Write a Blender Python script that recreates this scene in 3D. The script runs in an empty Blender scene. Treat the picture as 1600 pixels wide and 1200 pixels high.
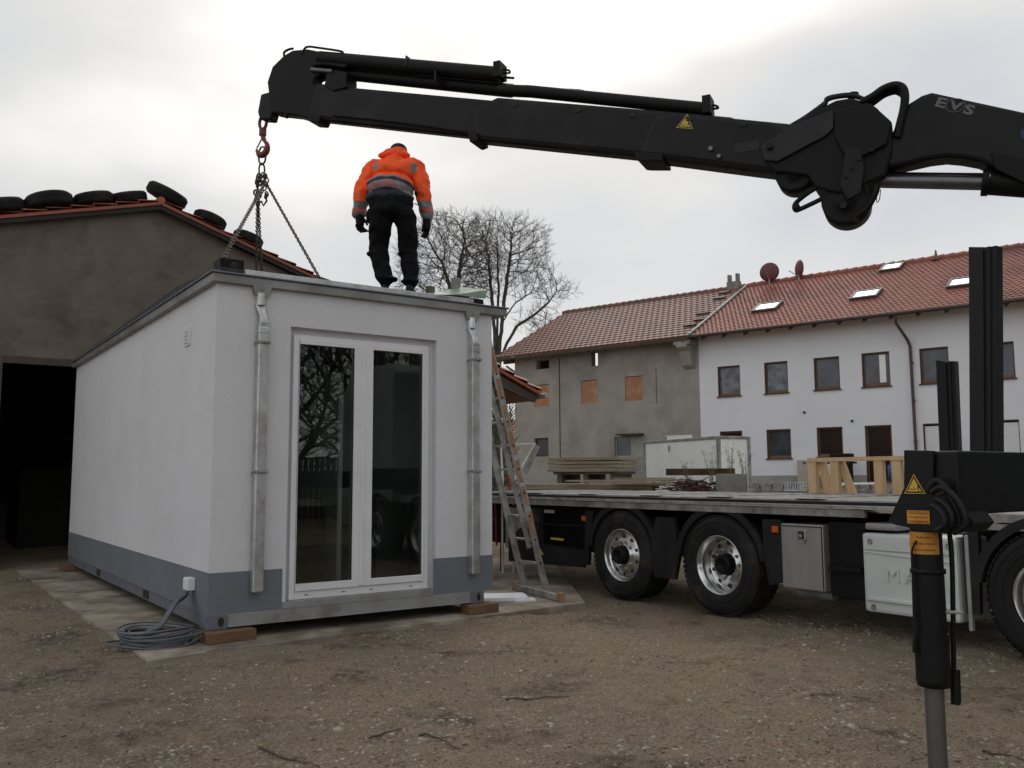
import bpy, bmesh, math, random
import numpy as np
from mathutils import Vector, Matrix, noise, kdtree
rad = math.radians
random.seed(7)
sc = bpy.context.scene
col = sc.collection

# ------------------------------------------------------------------ camera
FPX = 1375.0; EYE = 1.4; PITCH = rad(5.98); ROLL = rad(.28)
_F = Vector((0, math.cos(PITCH), math.sin(PITCH)))
_U0 = Vector((1, 0, 0)).cross(_F); _R0 = Vector((1, 0, 0))
_R = _R0*math.cos(ROLL) - _U0*math.sin(ROLL); _U = _U0*math.cos(ROLL) + _R0*math.sin(ROLL)
CAM = Vector((0, 0, EYE))
cd = bpy.data.cameras.new('camera'); cam = bpy.data.objects.new('camera', cd); col.objects.link(cam)
m3 = Matrix((_R, _U, -_F)).transposed(); cam.matrix_world = Matrix.Translation(CAM) @ m3.to_4x4()
cd.sensor_width = 36; cd.lens = 36*FPX/1600; cd.clip_start = .05; cd.clip_end = 6000
sc.camera = cam
def ray(x, y): return _F*FPX + _R*(x-800) + _U*(600-y)
def atz(x, y, z): d = ray(x, y); return CAM + d*((z-EYE)/d.z)
def aty(x, y, Y): d = ray(x, y); return CAM + d*(Y/d.y)
def onpl(x, y, P, n): d = ray(x, y); return CAM + d*((Vector(P)-CAM).dot(n)/d.dot(n))

# ------------------------------------------------------------------ light
SUN_EL, SUN_AZ = 38.0, 8.0      # veiled sun ahead, a little right of the view axis
sd = Vector((math.sin(rad(SUN_AZ))*math.cos(rad(SUN_EL)), math.cos(rad(SUN_AZ))*math.cos(rad(SUN_EL)), math.sin(rad(SUN_EL))))
w = bpy.data.worlds.new('World'); sc.world = w; w.use_nodes = True
nt = w.node_tree; nt.nodes.clear()
def wn(t, **k):
    n = nt.nodes.new(t)
    for a, b in k.items(): setattr(n, a, b)
    return n
tc = wn('ShaderNodeTexCoord')
sky = wn('ShaderNodeTexSky', sky_type='NISHITA'); sky.sun_disc = False
sky.sun_elevation = rad(SUN_EL); sky.sun_rotation = rad(SUN_AZ)
dot = wn('ShaderNodeVectorMath', operation='DOT_PRODUCT'); dot.inputs[1].default_value = sd
nrm = wn('ShaderNodeVectorMath', operation='NORMALIZE')
nt.links.new(tc.outputs['Generated'], nrm.inputs[0]); nt.links.new(nrm.outputs[0], dot.inputs[0])
ns = wn('ShaderNodeTexNoise'); ns.inputs['Scale'].default_value = 1.7; ns.inputs['Detail'].default_value = 5; ns.inputs['Roughness'].default_value = .42
mp = wn('ShaderNodeMapping'); mp.inputs['Scale'].default_value = (1, 1, 2.0); mp.inputs['Location'].default_value = (3.1, .6, 0)
nt.links.new(nrm.outputs[0], mp.inputs[0]); nt.links.new(mp.outputs[0], ns.inputs['Vector'])
ad = wn('ShaderNodeMath', operation='MULTIPLY_ADD'); ad.inputs[1].default_value = 1.15; ad.inputs[2].default_value = -.575
nt.links.new(ns.outputs[0], ad.inputs[0])
sm = wn('ShaderNodeMath', operation='ADD'); nt.links.new(dot.outputs['Value'], sm.inputs[0]); nt.links.new(ad.outputs[0], sm.inputs[1])
rp = wn('ShaderNodeValToRGB'); cr = rp.color_ramp
cr.elements[0].position = 0.0; cr.elements[0].color = (.62, .63, .645, 1)
cr.elements[1].position = 1.0; cr.elements[1].color = (.86, .84, .79, 1)
for p, c in ((.3, (.60, .61, .63, 1)), (.58, (.37, .385, .415, 1)), (.72, (.47, .48, .50, 1)), (.86, (.60, .59, .57, 1))):
    e = cr.elements.new(p); e.color = c
nt.links.new(sm.outputs[0], rp.inputs[0])
bg1 = wn('ShaderNodeBackground'); bg1.inputs[1].default_value = 1.0; nt.links.new(rp.outputs[0], bg1.inputs[0])
bg2 = wn('ShaderNodeBackground'); bg2.inputs[1].default_value = .05; nt.links.new(sky.outputs[0], bg2.inputs[0])
mx = wn('ShaderNodeMixShader'); mx.inputs[0].default_value = .12
wo = wn('ShaderNodeOutputWorld')
nt.links.new(bg1.outputs[0], mx.inputs[1]); nt.links.new(bg2.outputs[0], mx.inputs[2]); nt.links.new(mx.outputs[0], wo.inputs[0])
sl = bpy.data.lights.new('sun', 'SUN'); sl.energy = .5; sl.angle = rad(28); sl.color = (1, .96, .9)
so = bpy.data.objects.new('sun', sl); col.objects.link(so); so.rotation_euler = sd.to_track_quat('Z', 'Y').to_euler()
sc.view_settings.view_transform = 'Standard'; sc.view_settings.look = 'None'; sc.view_settings.gamma = 1
sc.view_settings.exposure = 0.5
sc.cycles.max_bounces = 8; sc.cycles.use_denoising = True

# ------------------------------------------------------------------ materials
def mat(name, c, rough=.7, metal=0, var=None, vs=3.0, bump=0, bs=40, stain=None, ss=.6, st=(.45, .62), spec=.5, stretch=(1, 1, 1), coord='Object', detail=6):
    m = bpy.data.materials.new(name); m.use_nodes = True; n = m.node_tree; L = n.links
    b = n.nodes['Principled BSDF']; b.inputs['Roughness'].default_value = rough; b.inputs['Metallic'].default_value = metal
    b.inputs['Specular IOR Level'].default_value = spec
    t = n.nodes.new('ShaderNodeTexCoord'); mpn = n.nodes.new('ShaderNodeMapping'); mpn.inputs['Scale'].default_value = stretch
    L.new(t.outputs[coord], mpn.inputs[0]); V = mpn.outputs[0]
    c4 = (*c, 1)
    if var is None: var = tuple(x*.8 for x in c)
    n1 = n.nodes.new('ShaderNodeTexNoise'); n1.inputs['Scale'].default_value = vs; n1.inputs['Detail'].default_value = detail; n1.inputs['Roughness'].default_value = .6
    L.new(V, n1.inputs['Vector'])
    mr = n.nodes.new('ShaderNodeMapRange'); mr.inputs[1].default_value = .35; mr.inputs[2].default_value = .65; L.new(n1.outputs[0], mr.inputs[0])
    mc = n.nodes.new('ShaderNodeMix'); mc.data_type = 'RGBA'; mc.inputs[6].default_value = c4; mc.inputs[7].default_value = (*var, 1)
    L.new(mr.outputs[0], mc.inputs[0]); out = mc.outputs[2]
    if stain:
        n2 = n.nodes.new('ShaderNodeTexNoise'); n2.inputs['Scale'].default_value = ss; n2.inputs['Detail'].default_value = 7; n2.inputs['Roughness'].default_value = .62
        L.new(V, n2.inputs['Vector'])
        m2 = n.nodes.new('ShaderNodeMapRange'); m2.inputs[1].default_value = st[0]; m2.inputs[2].default_value = st[1]; L.new(n2.outputs[0], m2.inputs[0])
        mc2 = n.nodes.new('ShaderNodeMix'); mc2.data_type = 'RGBA'; mc2.inputs[7].default_value = (*stain, 1)
        L.new(out, mc2.inputs[6]); L.new(m2.outputs[0], mc2.inputs[0]); out = mc2.outputs[2]
    L.new(out, b.inputs['Base Color'])
    rm = n.nodes.new('ShaderNodeMapRange'); rm.inputs[3].default_value = max(0, rough-.08); rm.inputs[4].default_value = min(1, rough+.1)
    L.new(n1.outputs[0], rm.inputs[0]); L.new(rm.outputs[0], b.inputs['Roughness'])
    if bump:
        n3 = n.nodes.new('ShaderNodeTexNoise'); n3.inputs['Scale'].default_value = bs; n3.inputs['Detail'].default_value = 4
        L.new(V, n3.inputs['Vector'])
        bp = n.nodes.new('ShaderNodeBump'); bp.inputs['Strength'].default_value = 1; bp.inputs['Distance'].default_value = bump
        L.new(n3.outputs[0], bp.inputs['Height']); L.new(bp.outputs[0], b.inputs['Normal'])
    return m
M = {}
M['stucco'] = mat('stucco', (.67, .67, .685), .9, var=(.63, .63, .645), vs=.9, stain=(.60, .597, .59), ss=1.7, st=(.55, .8), bump=.006, bs=70)
M['band'] = mat('band_paint', (.16, .18, .20), .75, var=(.14, .158, .178), vs=1.5, stain=(.19, .175, .15), ss=6, st=(.56, .74), bump=.004, bs=70)
M['pvc'] = mat('pvc', (.74, .74, .75), .35, var=(.68, .68, .69), vs=2)
M['zinc'] = mat('zinc', (.62, .63, .63), .38, .75, var=(.42, .42, .41), vs=6, stain=(.40, .38, .33), ss=3, st=(.5, .7), bump=.002, bs=25)
M['galv'] = mat('galvanised', (.40, .40, .40), .5, .4, var=(.28, .28, .28), vs=5, stain=(.24, .22, .19), ss=2)
M['sill'] = mat('grey_sheet', (.34, .34, .34), .5, .3, var=(.28, .28, .27), vs=4, stain=(.2, .18, .15), ss=3, st=(.52, .7))
M['steelgrey'] = mat('steel_frame', (.16, .18, .21), .55, .2, var=(.12, .13, .15), vs=8)
M['fascia'] = mat('fascia', (.30, .30, .285), .5, .4, var=(.24, .24, .23), vs=4, stain=(.18, .17, .15), ss=1.5)
M['membrane'] = mat('membrane', (.035, .035, .037), .8, vs=8, bump=.004, bs=20)
M['alu'] = mat('aluminium', (.62, .62, .61), .42, .7, var=(.45, .45, .44), vs=9, stain=(.30, .28, .25), ss=5, st=(.52, .66))
M['ladder'] = mat('ladder_aluminium', (.50, .50, .48), .5, .3, var=(.38, .38, .36), vs=7, stain=(.26, .25, .22), ss=5)
M['alu_dull'] = mat('dull_aluminium', (.34, .34, .33), .55, .35, var=(.27, .27, .26), vs=7, stain=(.17, .165, .15), ss=4)
M['chrome'] = mat('polished_rim', (.72, .72, .72), .22, .95, var=(.55, .55, .54), vs=9, stain=(.22, .2, .18), ss=6, st=(.55, .72))
M['inox'] = mat('brushed_steel', (.42, .41, .39), .38, .7, var=(.34, .33, .31), vs=6, stretch=(1, 1, .2))
M['black'] = mat('black_paint', (.004, .0045, .005), .45, var=(.007, .007, .0075), vs=3, stain=(.016, .014, .012), ss=2, st=(.57, .75), bump=.001, bs=30, spec=.25)
M['boom'] = mat('boom_paint', (.0065, .0065, .0072), .5, var=(.0045, .0045, .0052), vs=2, stain=(.02, .019, .018), ss=1.6, st=(.54, .72), spec=.25)
M['boom_grey'] = mat('boom_highlight_grey', (.017, .017, .019), .5, var=(.012, .012, .013), vs=2, stain=(.03, .028, .026), ss=2.5, st=(.55, .75), spec=.3)  # lighter boom paint: highlight painted onto knuckle plate; plain grey on clips
M['boom_dark'] = mat('boom_dark', (.0045, .0045, .005), .55, var=(.007, .007, .007), vs=3, spec=.2)
M['plastic'] = mat('black_plastic', (.007, .008, .0095), .6, var=(.011, .012, .0135), vs=5, spec=.3, stain=(.038, .033, .026), ss=2.5, st=(.55, .8))
M['rubber'] = mat('rubber', (.010, .010, .010), .82, var=(.016, .0155, .015), vs=6, spec=.3, stain=(.055, .046, .035), ss=3, st=(.5, .8), bump=.003, bs=20)
M['rod'] = mat('piston_rod', (.12, .12, .13), .32, .8, var=(.16, .16, .17), vs=4)
M['piston'] = mat('leg_tube', (.14, .135, .13), .45, .5, var=(.11, .105, .10), vs=5)
M['silver'] = mat('silver_paint', (.60, .63, .61), .45, .1, var=(.52, .55, .53), vs=2, stain=(.26, .25, .22), ss=3, st=(.55, .8))
M['deckwood'] = mat('deck_boards', (.33, .325, .31), .75, var=(.20, .19, .18), vs=3, stretch=(.6, 4, 1), stain=(.12, .11, .1), ss=2, st=(.52, .72), bump=.004, bs=20)
M['red'] = mat('hook_red', (.22, .02, .015), .45, var=(.12, .015, .012), vs=12, stain=(.05, .04, .03), ss=12)
M['chain'] = mat('chain_steel', (.055, .055, .05), .5, .5, var=(.1, .07, .04), vs=20)
M['yellow'] = mat('sticker_yellow', (.62, .42, .05), .5, var=(.55, .36, .04), vs=9)
M['orange_sticker'] = mat('sticker_orange', (.62, .27, .025), .5, var=(.5, .21, .02), vs=9, stain=(.2, .1, .02), ss=8, st=(.58, .75))
M['ink'] = mat('ink', (.02, .018, .015), .6)
M['grey_letter'] = mat('grey_letter', (.11, .11, .115), .5)
M['amber'] = mat('amber_lens', (.5, .10, .01), .3)
M['white'] = mat('white_paint', (.75, .76, .76), .5, var=(.68, .69, .68), vs=2)
M['boxwhite'] = mat('box_panel', (.84, .85, .82), .55, var=(.76, .79, .74), vs=.8, stain=(.66, .68, .61), ss=1.2, st=(.55, .8))
M['housewhite'] = mat('house_render', (.74, .75, .775), .9, var=(.70, .71, .735), vs=.35, stain=(.52, .53, .55), ss=.25, st=(.55, .8), bump=.01, bs=9)
M['plinth'] = mat('plinth', (.36, .35, .33), .9, var=(.28, .27, .25), vs=2)
M['greyrender'] = mat('old_render', (.35, .325, .285), .95, var=(.28, .26, .23), vs=.9, stain=(.19, .175, .15), ss=.38, st=(.46, .72), bump=.02, bs=6)
M['barn'] = mat('barn_render', (.155, .13, .10), .95, var=(.115, .096, .076), vs=1.3, stain=(.065, .053, .043), ss=.9, st=(.5, .68), bump=.02, bs=8)
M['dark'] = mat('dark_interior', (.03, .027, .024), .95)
M['darkwood'] = mat('old_wood', (.08, .06, .045), .9, var=(.05, .04, .03), vs=4, stretch=(1, .15, 1))  # dark brown wood with stretched grain
M['framewood'] = mat('window_wood', (.18, .085, .035), .6, var=(.12, .055, .025), vs=5)
M['framedark'] = mat('window_dark', (.05, .03, .022), .6)
M['boardorange'] = mat('orange_board', (.36, .165, .085), .85, var=(.30, .13, .07), vs=2, stain=(.42, .23, .135), ss=2, bump=.01, bs=12)
M['timber'] = mat('new_timber', (.66, .47, .27), .75, var=(.56, .37, .19), vs=3, stretch=(6, 6, .7), bump=.002, bs=20)
M['lumber'] = mat('lumber', (.36, .30, .22), .85, var=(.24, .19, .13), vs=3, stretch=(.6, 5, 5), bump=.004, bs=20)
M['lumberdark'] = mat('wet_lumber', (.16, .12, .085), .85, var=(.09, .07, .05), vs=3)
M['beam'] = mat('rusty_beam', (.09, .045, .03), .85, var=(.05, .03, .022), vs=4)
M['block'] = mat('wood_block', (.19, .105, .055), .85, var=(.12, .065, .035), vs=5, stretch=(1, 5, 5), bump=.004, bs=30)
M['foam'] = mat('foam', (.82, .84, .86), .6, var=(.78, .80, .82), vs=2)
M['bark'] = mat('bark', (.085, .072, .058), .95, var=(.05, .044, .036), vs=3, bump=.02, bs=10)
M['twig'] = mat('twig', (.065, .055, .047), .95, var=(.1, .08, .06), vs=2)
M['brush'] = mat('brushwood', (.11, .055, .045), .95, var=(.06, .035, .03), vs=5)
M['weed'] = mat('dry_weed', (.17, .15, .10), .95, var=(.10, .10, .06), vs=5)
M['concrete'] = mat('concrete', (.38, .325, .25), .9, var=(.22, .18, .135), vs=2.2, stain=(.14, .108, .078), ss=1.1, st=(.46, .64), bump=.006, bs=25)
M['block_grey'] = mat('concrete_block', (.26, .26, .23), .95, var=(.17, .17, .15), vs=3, bump=.01, bs=20)
M['cable'] = mat('grey_cable', (.115, .125, .135), .55, var=(.09, .1, .11), vs=4)
M['sockred'] = mat('red_plug', (.35, .02, .02), .5)
M['orange'] = mat('orange_jacket', (1.0, .115, .012), .75, var=(.92, .085, .01), vs=7, bump=.016, bs=16)
M['reflective'] = mat('reflective_band', (.22, .21, .205), .5, var=(.17, .165, .16), vs=12, bump=.006, bs=20)
M['reflred'] = mat('worn_band', (.30, .12, .11), .6, var=(.22, .10, .10), vs=10, bump=.006, bs=20)
M['navy'] = mat('navy_cloth', (.016, .019, .032), .85, var=(.011, .013, .02), vs=8, bump=.01, bs=16)
M['trouser'] = mat('black_cloth', (.0045, .005, .006), .9, spec=.15, var=(.007, .007, .008), vs=8, bump=.012, bs=14)
M['glove'] = mat('glove', (.006, .006, .0065), .7, spec=.2, bump=.004, bs=40)
M['skin'] = mat('skin', (.45, .26, .18), .6)
M['bluebox'] = mat('blue_crate', (.25, .3, .42), .6, var=(.6, .62, .65), vs=8)
M['cabgreen'] = mat('cab_paint', (.20, .22, .21), .35, var=(.17, .19, .18), vs=2)
M['emblem'] = mat('emblem_blue', (.008, .012, .06), .5)
M['blue'] = mat('blue_plastic', (.03, .06, .2), .5)
M['beige'] = mat('beige_cabinet', (.42, .38, .32), .7, var=(.38, .34, .28), vs=2)
M['greenfilm'] = mat('green_foil', (.30, .38, .29), .5, var=(.22, .29, .22), vs=6, bump=.01, bs=12)
M['drain'] = mat('drainpipe_brown', (.085, .04, .03), .5, var=(.06, .03, .025), vs=3)
M['dish'] = mat('dish_red', (.14, .035, .035), .55, var=(.11, .03, .03), vs=3)
M['skylight'] = mat('skylight_frame', (.06, .05, .05), .5)
M['stick'] = mat('stick', (.12, .088, .06), .95, var=(.06, .045, .03), vs=25)
M['orangetape'] = mat('orange_strip', (.36, .20, .10), .7, var=(.28, .155, .08), vs=9, stain=(.34, .29, .22), ss=8, st=(.52, .64))
M['fluted'] = mat('post_board', (.010, .011, .012), .55, var=(.015, .015, .016), spec=.25, vs=4, stretch=(4, 4, .3))
M['hedge'] = mat('far_hedge', (.05, .05, .035), .95)

def glass_mat(name, tint):
    m = bpy.data.materials.new(name); m.use_nodes = True; n = m.node_tree; n.nodes.clear(); L = n.links
    o = n.nodes.new('ShaderNodeOutputMaterial'); tr = n.nodes.new('ShaderNodeBsdfTransparent'); tr.inputs[0].default_value = (*tint, 1)
    g = n.nodes.new('ShaderNodeBsdfGlossy'); g.inputs['Roughness'].default_value = .0; g.inputs['Color'].default_value = (1, 1, 1, 1)
    fr = n.nodes.new('ShaderNodeFresnel'); fr.inputs[0].default_value = 1.62; mx = n.nodes.new('ShaderNodeMixShader')
    L.new(fr.outputs[0], mx.inputs[0]); L.new(tr.outputs[0], mx.inputs[1]); L.new(g.outputs[0], mx.inputs[2]); L.new(mx.outputs[0], o.inputs[0]); return m
M['glass'] = glass_mat('door_glass', (.78, .83, .81))
M['pane'] = mat('window_pane', (.075, .085, .10), .08, var=(.03, .037, .045), vs=1.2, spec=.6, detail=2)  # lighter base tone stands in for reflections on the house panes
M['pane_curtain'] = mat('curtained_pane', (.16, .165, .18), .12, var=(.05, .055, .07), vs=3.5, spec=.6, detail=2)
M['pane_brown'] = mat('dark_pane', (.022, .015, .014), .12, var=(.03, .02, .016), vs=2, spec=.5)
M['skypane'] = mat('skylight_glass', (.35, .37, .38), .05, .6, spec=1.0)

def tile_mat(name, c1, c2, c3, moss):
    m = bpy.data.materials.new(name); m.use_nodes = True; n = m.node_tree; L = n.links; b = n.nodes['Principled BSDF']
    b.inputs['Roughness'].default_value = .6
    at = n.nodes.new('ShaderNodeAttribute'); at.attribute_name = 'tilerand'
    r = n.nodes.new('ShaderNodeValToRGB'); r.color_ramp.elements[0].color = (*c1, 1); r.color_ramp.elements[1].color = (*c3, 1)
    e = r.color_ramp.elements.new(.5); e.color = (*c2, 1)
    L.new(at.outputs['Fac'], r.inputs[0])
    t = n.nodes.new('ShaderNodeTexCoord'); nz = n.nodes.new('ShaderNodeTexNoise'); nz.inputs['Scale'].default_value = .5; nz.inputs['Detail'].default_value = 7
    L.new(t.outputs['Object'], nz.inputs['Vector'])
    mr = n.nodes.new('ShaderNodeMapRange'); mr.inputs[1].default_value = .5; mr.inputs[2].default_value = .75; L.new(nz.outputs[0], mr.inputs[0])
    mc = n.nodes.new('ShaderNodeMix'); mc.data_type = 'RGBA'; mc.inputs[7].default_value = (*moss, 1)
    L.new(r.outputs[0], mc.inputs[6]); L.new(mr.outputs[0], mc.inputs[0]); L.new(mc.outputs[2], b.inputs['Base Color'])
    return m
M['tile_new'] = tile_mat('roof_tile_red', (.30, .105, .075), (.35, .13, .095), (.25, .088, .067), (.17, .070, .055))
M['tile_old'] = tile_mat('roof_tile_old', (.195, .088, .064), (.215, .10, .074), (.17, .076, .058), (.13, .075, .058))
M['tile_barn'] = tile_mat('roof_tile_barn', (.34, .085, .035), (.26, .065, .03), (.20, .055, .03), (.10, .045, .03))

# ground material
def ground_mat():
    m = bpy.data.materials.new('gravel_ground'); m.use_nodes = True; n = m.node_tree; L = n.links; b = n.nodes['Principled BSDF']
    b.inputs['Roughness'].default_value = .95; b.inputs['Specular IOR Level'].default_value = .2
    t = n.nodes.new('ShaderNodeTexCoord'); V = t.outputs['Object']
    def nz(s, d=6, r=.6):
        q = n.nodes.new('ShaderNodeTexNoise'); q.inputs['Scale'].default_value = s; q.inputs['Detail'].default_value = d; q.inputs['Roughness'].default_value = r; L.new(V, q.inputs['Vector']); return q.outputs[0]
    def rng(s, a, c):
        q = n.nodes.new('ShaderNodeMapRange'); q.inputs[1].default_value = a; q.inputs[2].default_value = c; L.new(s, q.inputs[0]); return q.outputs[0]
    def mix(f, a, c):
        q = n.nodes.new('ShaderNodeMix'); q.data_type = 'RGBA'
        for s, i in ((a, 6), (c, 7)):
            if isinstance(s, tuple): q.inputs[i].default_value = (*s, 1)
            else: L.new(s, q.inputs[i])
        L.new(f, q.inputs[0]); return q.outputs[2]
    c = mix(rng(nz(.55), .38, .62), (.47, .345, .225), (.365, .285, .20))
    c = mix(rng(nz(.33, 4), .56, .68), c, (.17, .13, .092))
    c = mix(rng(nz(1.3, 8), .52, .66), c, (.155, .112, .073))
    c = mix(rng(nz(9, 6), .42, .7), c, (.47, .385, .28))
    c = mix(rng(nz(60, 3), .5, .72), c, (.11, .08, .055))
    vo = n.nodes.new('ShaderNodeTexVoronoi'); vo.inputs['Scale'].default_value = 34; L.new(V, vo.inputs['Vector'])
    v2 = n.nodes.new('ShaderNodeTexVoronoi'); v2.inputs['Scale'].default_value = 90; L.new(V, v2.inputs['Vector'])
    c = mix(rng(vo.outputs['Distance'], .30, .12), c, mix(vo.outputs['Color'], (.18, .135, .095), (.62, .54, .43)))
    L.new(c, b.inputs['Base Color'])
    def bump(h, d, prev=None):
        q = n.nodes.new('ShaderNodeBump'); q.inputs['Strength'].default_value = 1; q.inputs['Distance'].default_value = d
        L.new(h, q.inputs['Height'])
        if prev: L.new(prev, q.inputs['Normal'])
        return q.outputs[0]
    inv = n.nodes.new('ShaderNodeMath'); inv.operation = 'SUBTRACT'; inv.inputs[0].default_value = 1; L.new(vo.outputs['Distance'], inv.inputs[1])
    inv2 = n.nodes.new('ShaderNodeMath'); inv2.operation = 'SUBTRACT'; inv2.inputs[0].default_value = 1; L.new(v2.outputs['Distance'], inv2.inputs[1])
    q = bump(inv.outputs[0], .03); q = bump(inv2.outputs[0], .014, q); q = bump(nz(14, 8, .75), .08, q)
    L.new(q, b.inputs['Normal'])
    return m
M['ground'] = ground_mat()
M['pebble'] = mat('pebble', (.40, .36, .295), .85, var=(.25, .22, .17), vs=2.3, detail=2)
M['pebble2'] = mat('pebble_dark', (.29, .245, .18), .9, var=(.16, .13, .095), vs=2.3, detail=2)

# ------------------------------------------------------------------ helpers
FR = {}          # frame (world matrix) of every root
def frame(o_xy, ang, z=0): return Matrix.Translation((o_xy[0], o_xy[1], z)) @ Matrix.Rotation(rad(ang), 4, 'Z')
def thing(name, label, cat, mtx=None, group=None):
    o = bpy.data.objects.new(name, None); col.objects.link(o); o.empty_display_size = .2
    o.matrix_world = mtx if mtx is not None else Matrix(); FR[o] = mtx.copy() if mtx is not None else Matrix()
    o['label'] = label; o['category'] = cat
    if group: o['group'] = group
    return o
def tag(o, label, cat, group=None):
    o['label'] = label; o['category'] = cat
    if group: o['group'] = group
    return o
class B:
    def __init__(s, mi=0): s.v = []; s.f = []; s.m = []; s.mi = mi; s.sm = []; s.att = []
    def add(s, vs, fs, smooth=False, a=0.0):
        k = len(s.v); s.v += [tuple(p) for p in vs]
        for f in fs: s.f.append(tuple(k+i for i in f)); s.m.append(s.mi); s.sm.append(smooth); s.att.append(a)
        return s
    def box(s, x0, x1, y0, y1, z0, z1, T=None):
        P = [(x0, y0, z0), (x1, y0, z0), (x1, y1, z0), (x0, y1, z0), (x0, y0, z1), (x1, y0, z1), (x1, y1, z1), (x0, y1, z1)]
        if T is not None: P = [T @ Vector(p) for p in P]
        return s.add(P, [(0, 3, 2, 1), (4, 5, 6, 7), (0, 1, 5, 4), (1, 2, 6, 5), (2, 3, 7, 6), (3, 0, 4, 7)])
    def bbox(s, x0, x1, y0, y1, z0, z1, r=.01, T=None):      # chamfered box
        P = []
        xs, ys, zs = (x0, x1), (y0, y1), (z0, z1)
        bm = bmesh.new(); bmesh.ops.create_cube(bm, size=1)
        for v in bm.verts: v.co = Vector(((x0+x1)/2+v.co.x*(x1-x0), (y0+y1)/2+v.co.y*(y1-y0), (z0+z1)/2+v.co.z*(z1-z0)))
        bmesh.ops.bevel(bm, geom=bm.edges[:], offset=r, segments=2, affect='EDGES', profile=.6)
        return s.bm(bm, T)
    def bm(s, bm, T=None, smooth=False):
        bm.verts.index_update()
        vs = [(T @ v.co) if T is not None else v.co.copy() for v in bm.verts]
        fs = [tuple(v.index for v in f.verts) for f in bm.faces]
        bm.free(); return s.add(vs, fs, smooth)
    def prism(s, pts, n0, n1, plane='xz'):                    # polygon extruded along the third axis
        k = len(pts)
        def P(a, b, c): return {'xz': (a, c, b), 'xy': (a, b, c), 'yz': (c, a, b)}[plane]
        vs = [P(a, b, n0) for a, b in pts] + [P(a, b, n1) for a, b in pts]
        return s.add(vs, [tuple(range(k)), tuple(range(2*k-1, k-1, -1))] + [(i, k+i, k+(i+1) % k, (i+1) % k) for i in range(k)])
    def tube(s, pts, r, n=8, closed=False, cap=True):
        pts = [Vector(p) for p in pts]; R = r if isinstance(r, (list, tuple)) else [r]*len(pts)
        rings = []; up = Vector((0, 0, 1)); prev = None
        for i, p in enumerate(pts):
            if closed: d = pts[(i+1) % len(pts)] - pts[i-1]
            else: d = pts[min(i+1, len(pts)-1)] - pts[max(i-1, 0)]
            if d.length < 1e-9: d = Vector((0, 0, 1))
            d.normalize()
            if prev is None: a = d.cross(up) if abs(d.z) < .95 else d.cross(Vector((1, 0, 0)))
            else: a = prev - d*prev.dot(d)
            a.normalize(); prev = a; b = d.cross(a)
            rings.append([p + (a*math.cos(t)+b*math.sin(t))*R[i] for t in [2*math.pi*j/n for j in range(n)]])
        vs = [q for rg in rings for q in rg]; m = len(pts); fs = []
        for i in range(m if closed else m-1):
            i2 = (i+1) % m
            for j in range(n): fs.append((i*n+j, i2*n+j, i2*n+(j+1) % n, i*n+(j+1) % n))
        s.add(vs, fs, True)
        if cap and not closed: s.add(rings[0], [tuple(range(n))]); s.add(rings[-1], [tuple(range(n-1, -1, -1))])
        return s
    def lathe(s, prof, c, axis='x', n=48, smooth=True):       # prof: list of (axial, radius)
        c = Vector(c); vs = []; fs = []
        for a, r in prof:
            for j in range(n):
                t = 2*math.pi*j/n; p, q = r*math.cos(t), r*math.sin(t)
                vs.append(c + Vector({'x': (a, p, q), 'y': (p, a, q), 'z': (p, q, a)}[axis]))
        for i in range(len(prof)-1):
            for j in range(n): fs.append((i*n+j, (i+1)*n+j, (i+1)*n+(j+1) % n, i*n+(j+1) % n))
        return s.add(vs, fs, smooth)
    def cyl(s, p0, p1, r, n=16): return s.tube([p0, p1], r, n)
    def build(s, name, mats, parent=None, fr=None, sharp=True):
        me = bpy.data.meshes.new(name)
        Mx = None
        root = parent
        while root is not None and root.parent is not None: root = root.parent
        if root is not None and fr is not None: Mx = FR[root].inverted() @ fr
        elif root is None and fr is not None: Mx = None
        vs = [Mx @ Vector(p) for p in s.v] if Mx is not None else s.v
        me.from_pydata(vs, [], s.f)
        mats = mats if isinstance(mats, (list, tuple)) else [mats]
        for m in mats: me.materials.append(M[m] if isinstance(m, str) else m)
        me.polygons.foreach_set('material_index', s.m); me.polygons.foreach_set('use_smooth', s.sm)
        if any(s.att):
            at = me.attributes.new('tilerand', 'FLOAT', 'FACE'); at.data.foreach_set('value', s.att)
        bm = bmesh.new(); bm.from_mesh(me)
        if len(bm.faces) < 60000: bmesh.ops.recalc_face_normals(bm, faces=bm.faces[:])
        bm.to_mesh(me); bm.free()
        o = bpy.data.objects.new(name, me); col.objects.link(o)
        if parent is not None: o.parent = parent
        elif fr is not None: o.matrix_world = fr; FR[o] = fr.copy()
        else: FR[o] = Matrix()
        return o
def edge_soft(o, w=.004, seg=2):
    md = o.modifiers.new('bevel', 'BEVEL'); md.width = w; md.segments = seg; md.limit_method = 'ANGLE'; md.angle_limit = rad(40)
    return o
def text_mesh(b, txt, size, T, depth=.002, bold=0, spacing=1.0, align='CENTER'):
    cu = bpy.data.curves.new('lettering', 'FONT'); cu.body = txt; cu.size = size; cu.extrude = depth; cu.align_x = align; cu.align_y = 'CENTER'
    cu.offset = bold; cu.space_character = spacing; cu.resolution_u = 3; cu.space_line = 1.0
    o = bpy.data.objects.new('lettering', cu); col.objects.link(o)
    dg = bpy.context.evaluated_depsgraph_get(); me = bpy.data.meshes.new_from_object(o.evaluated_get(dg))
    b.add([T @ v.co for v in me.vertices], [tuple(p.vertices) for p in me.polygons])
    bpy.data.objects.remove(o); bpy.data.curves.remove(cu); bpy.data.meshes.remove(me)
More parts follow.
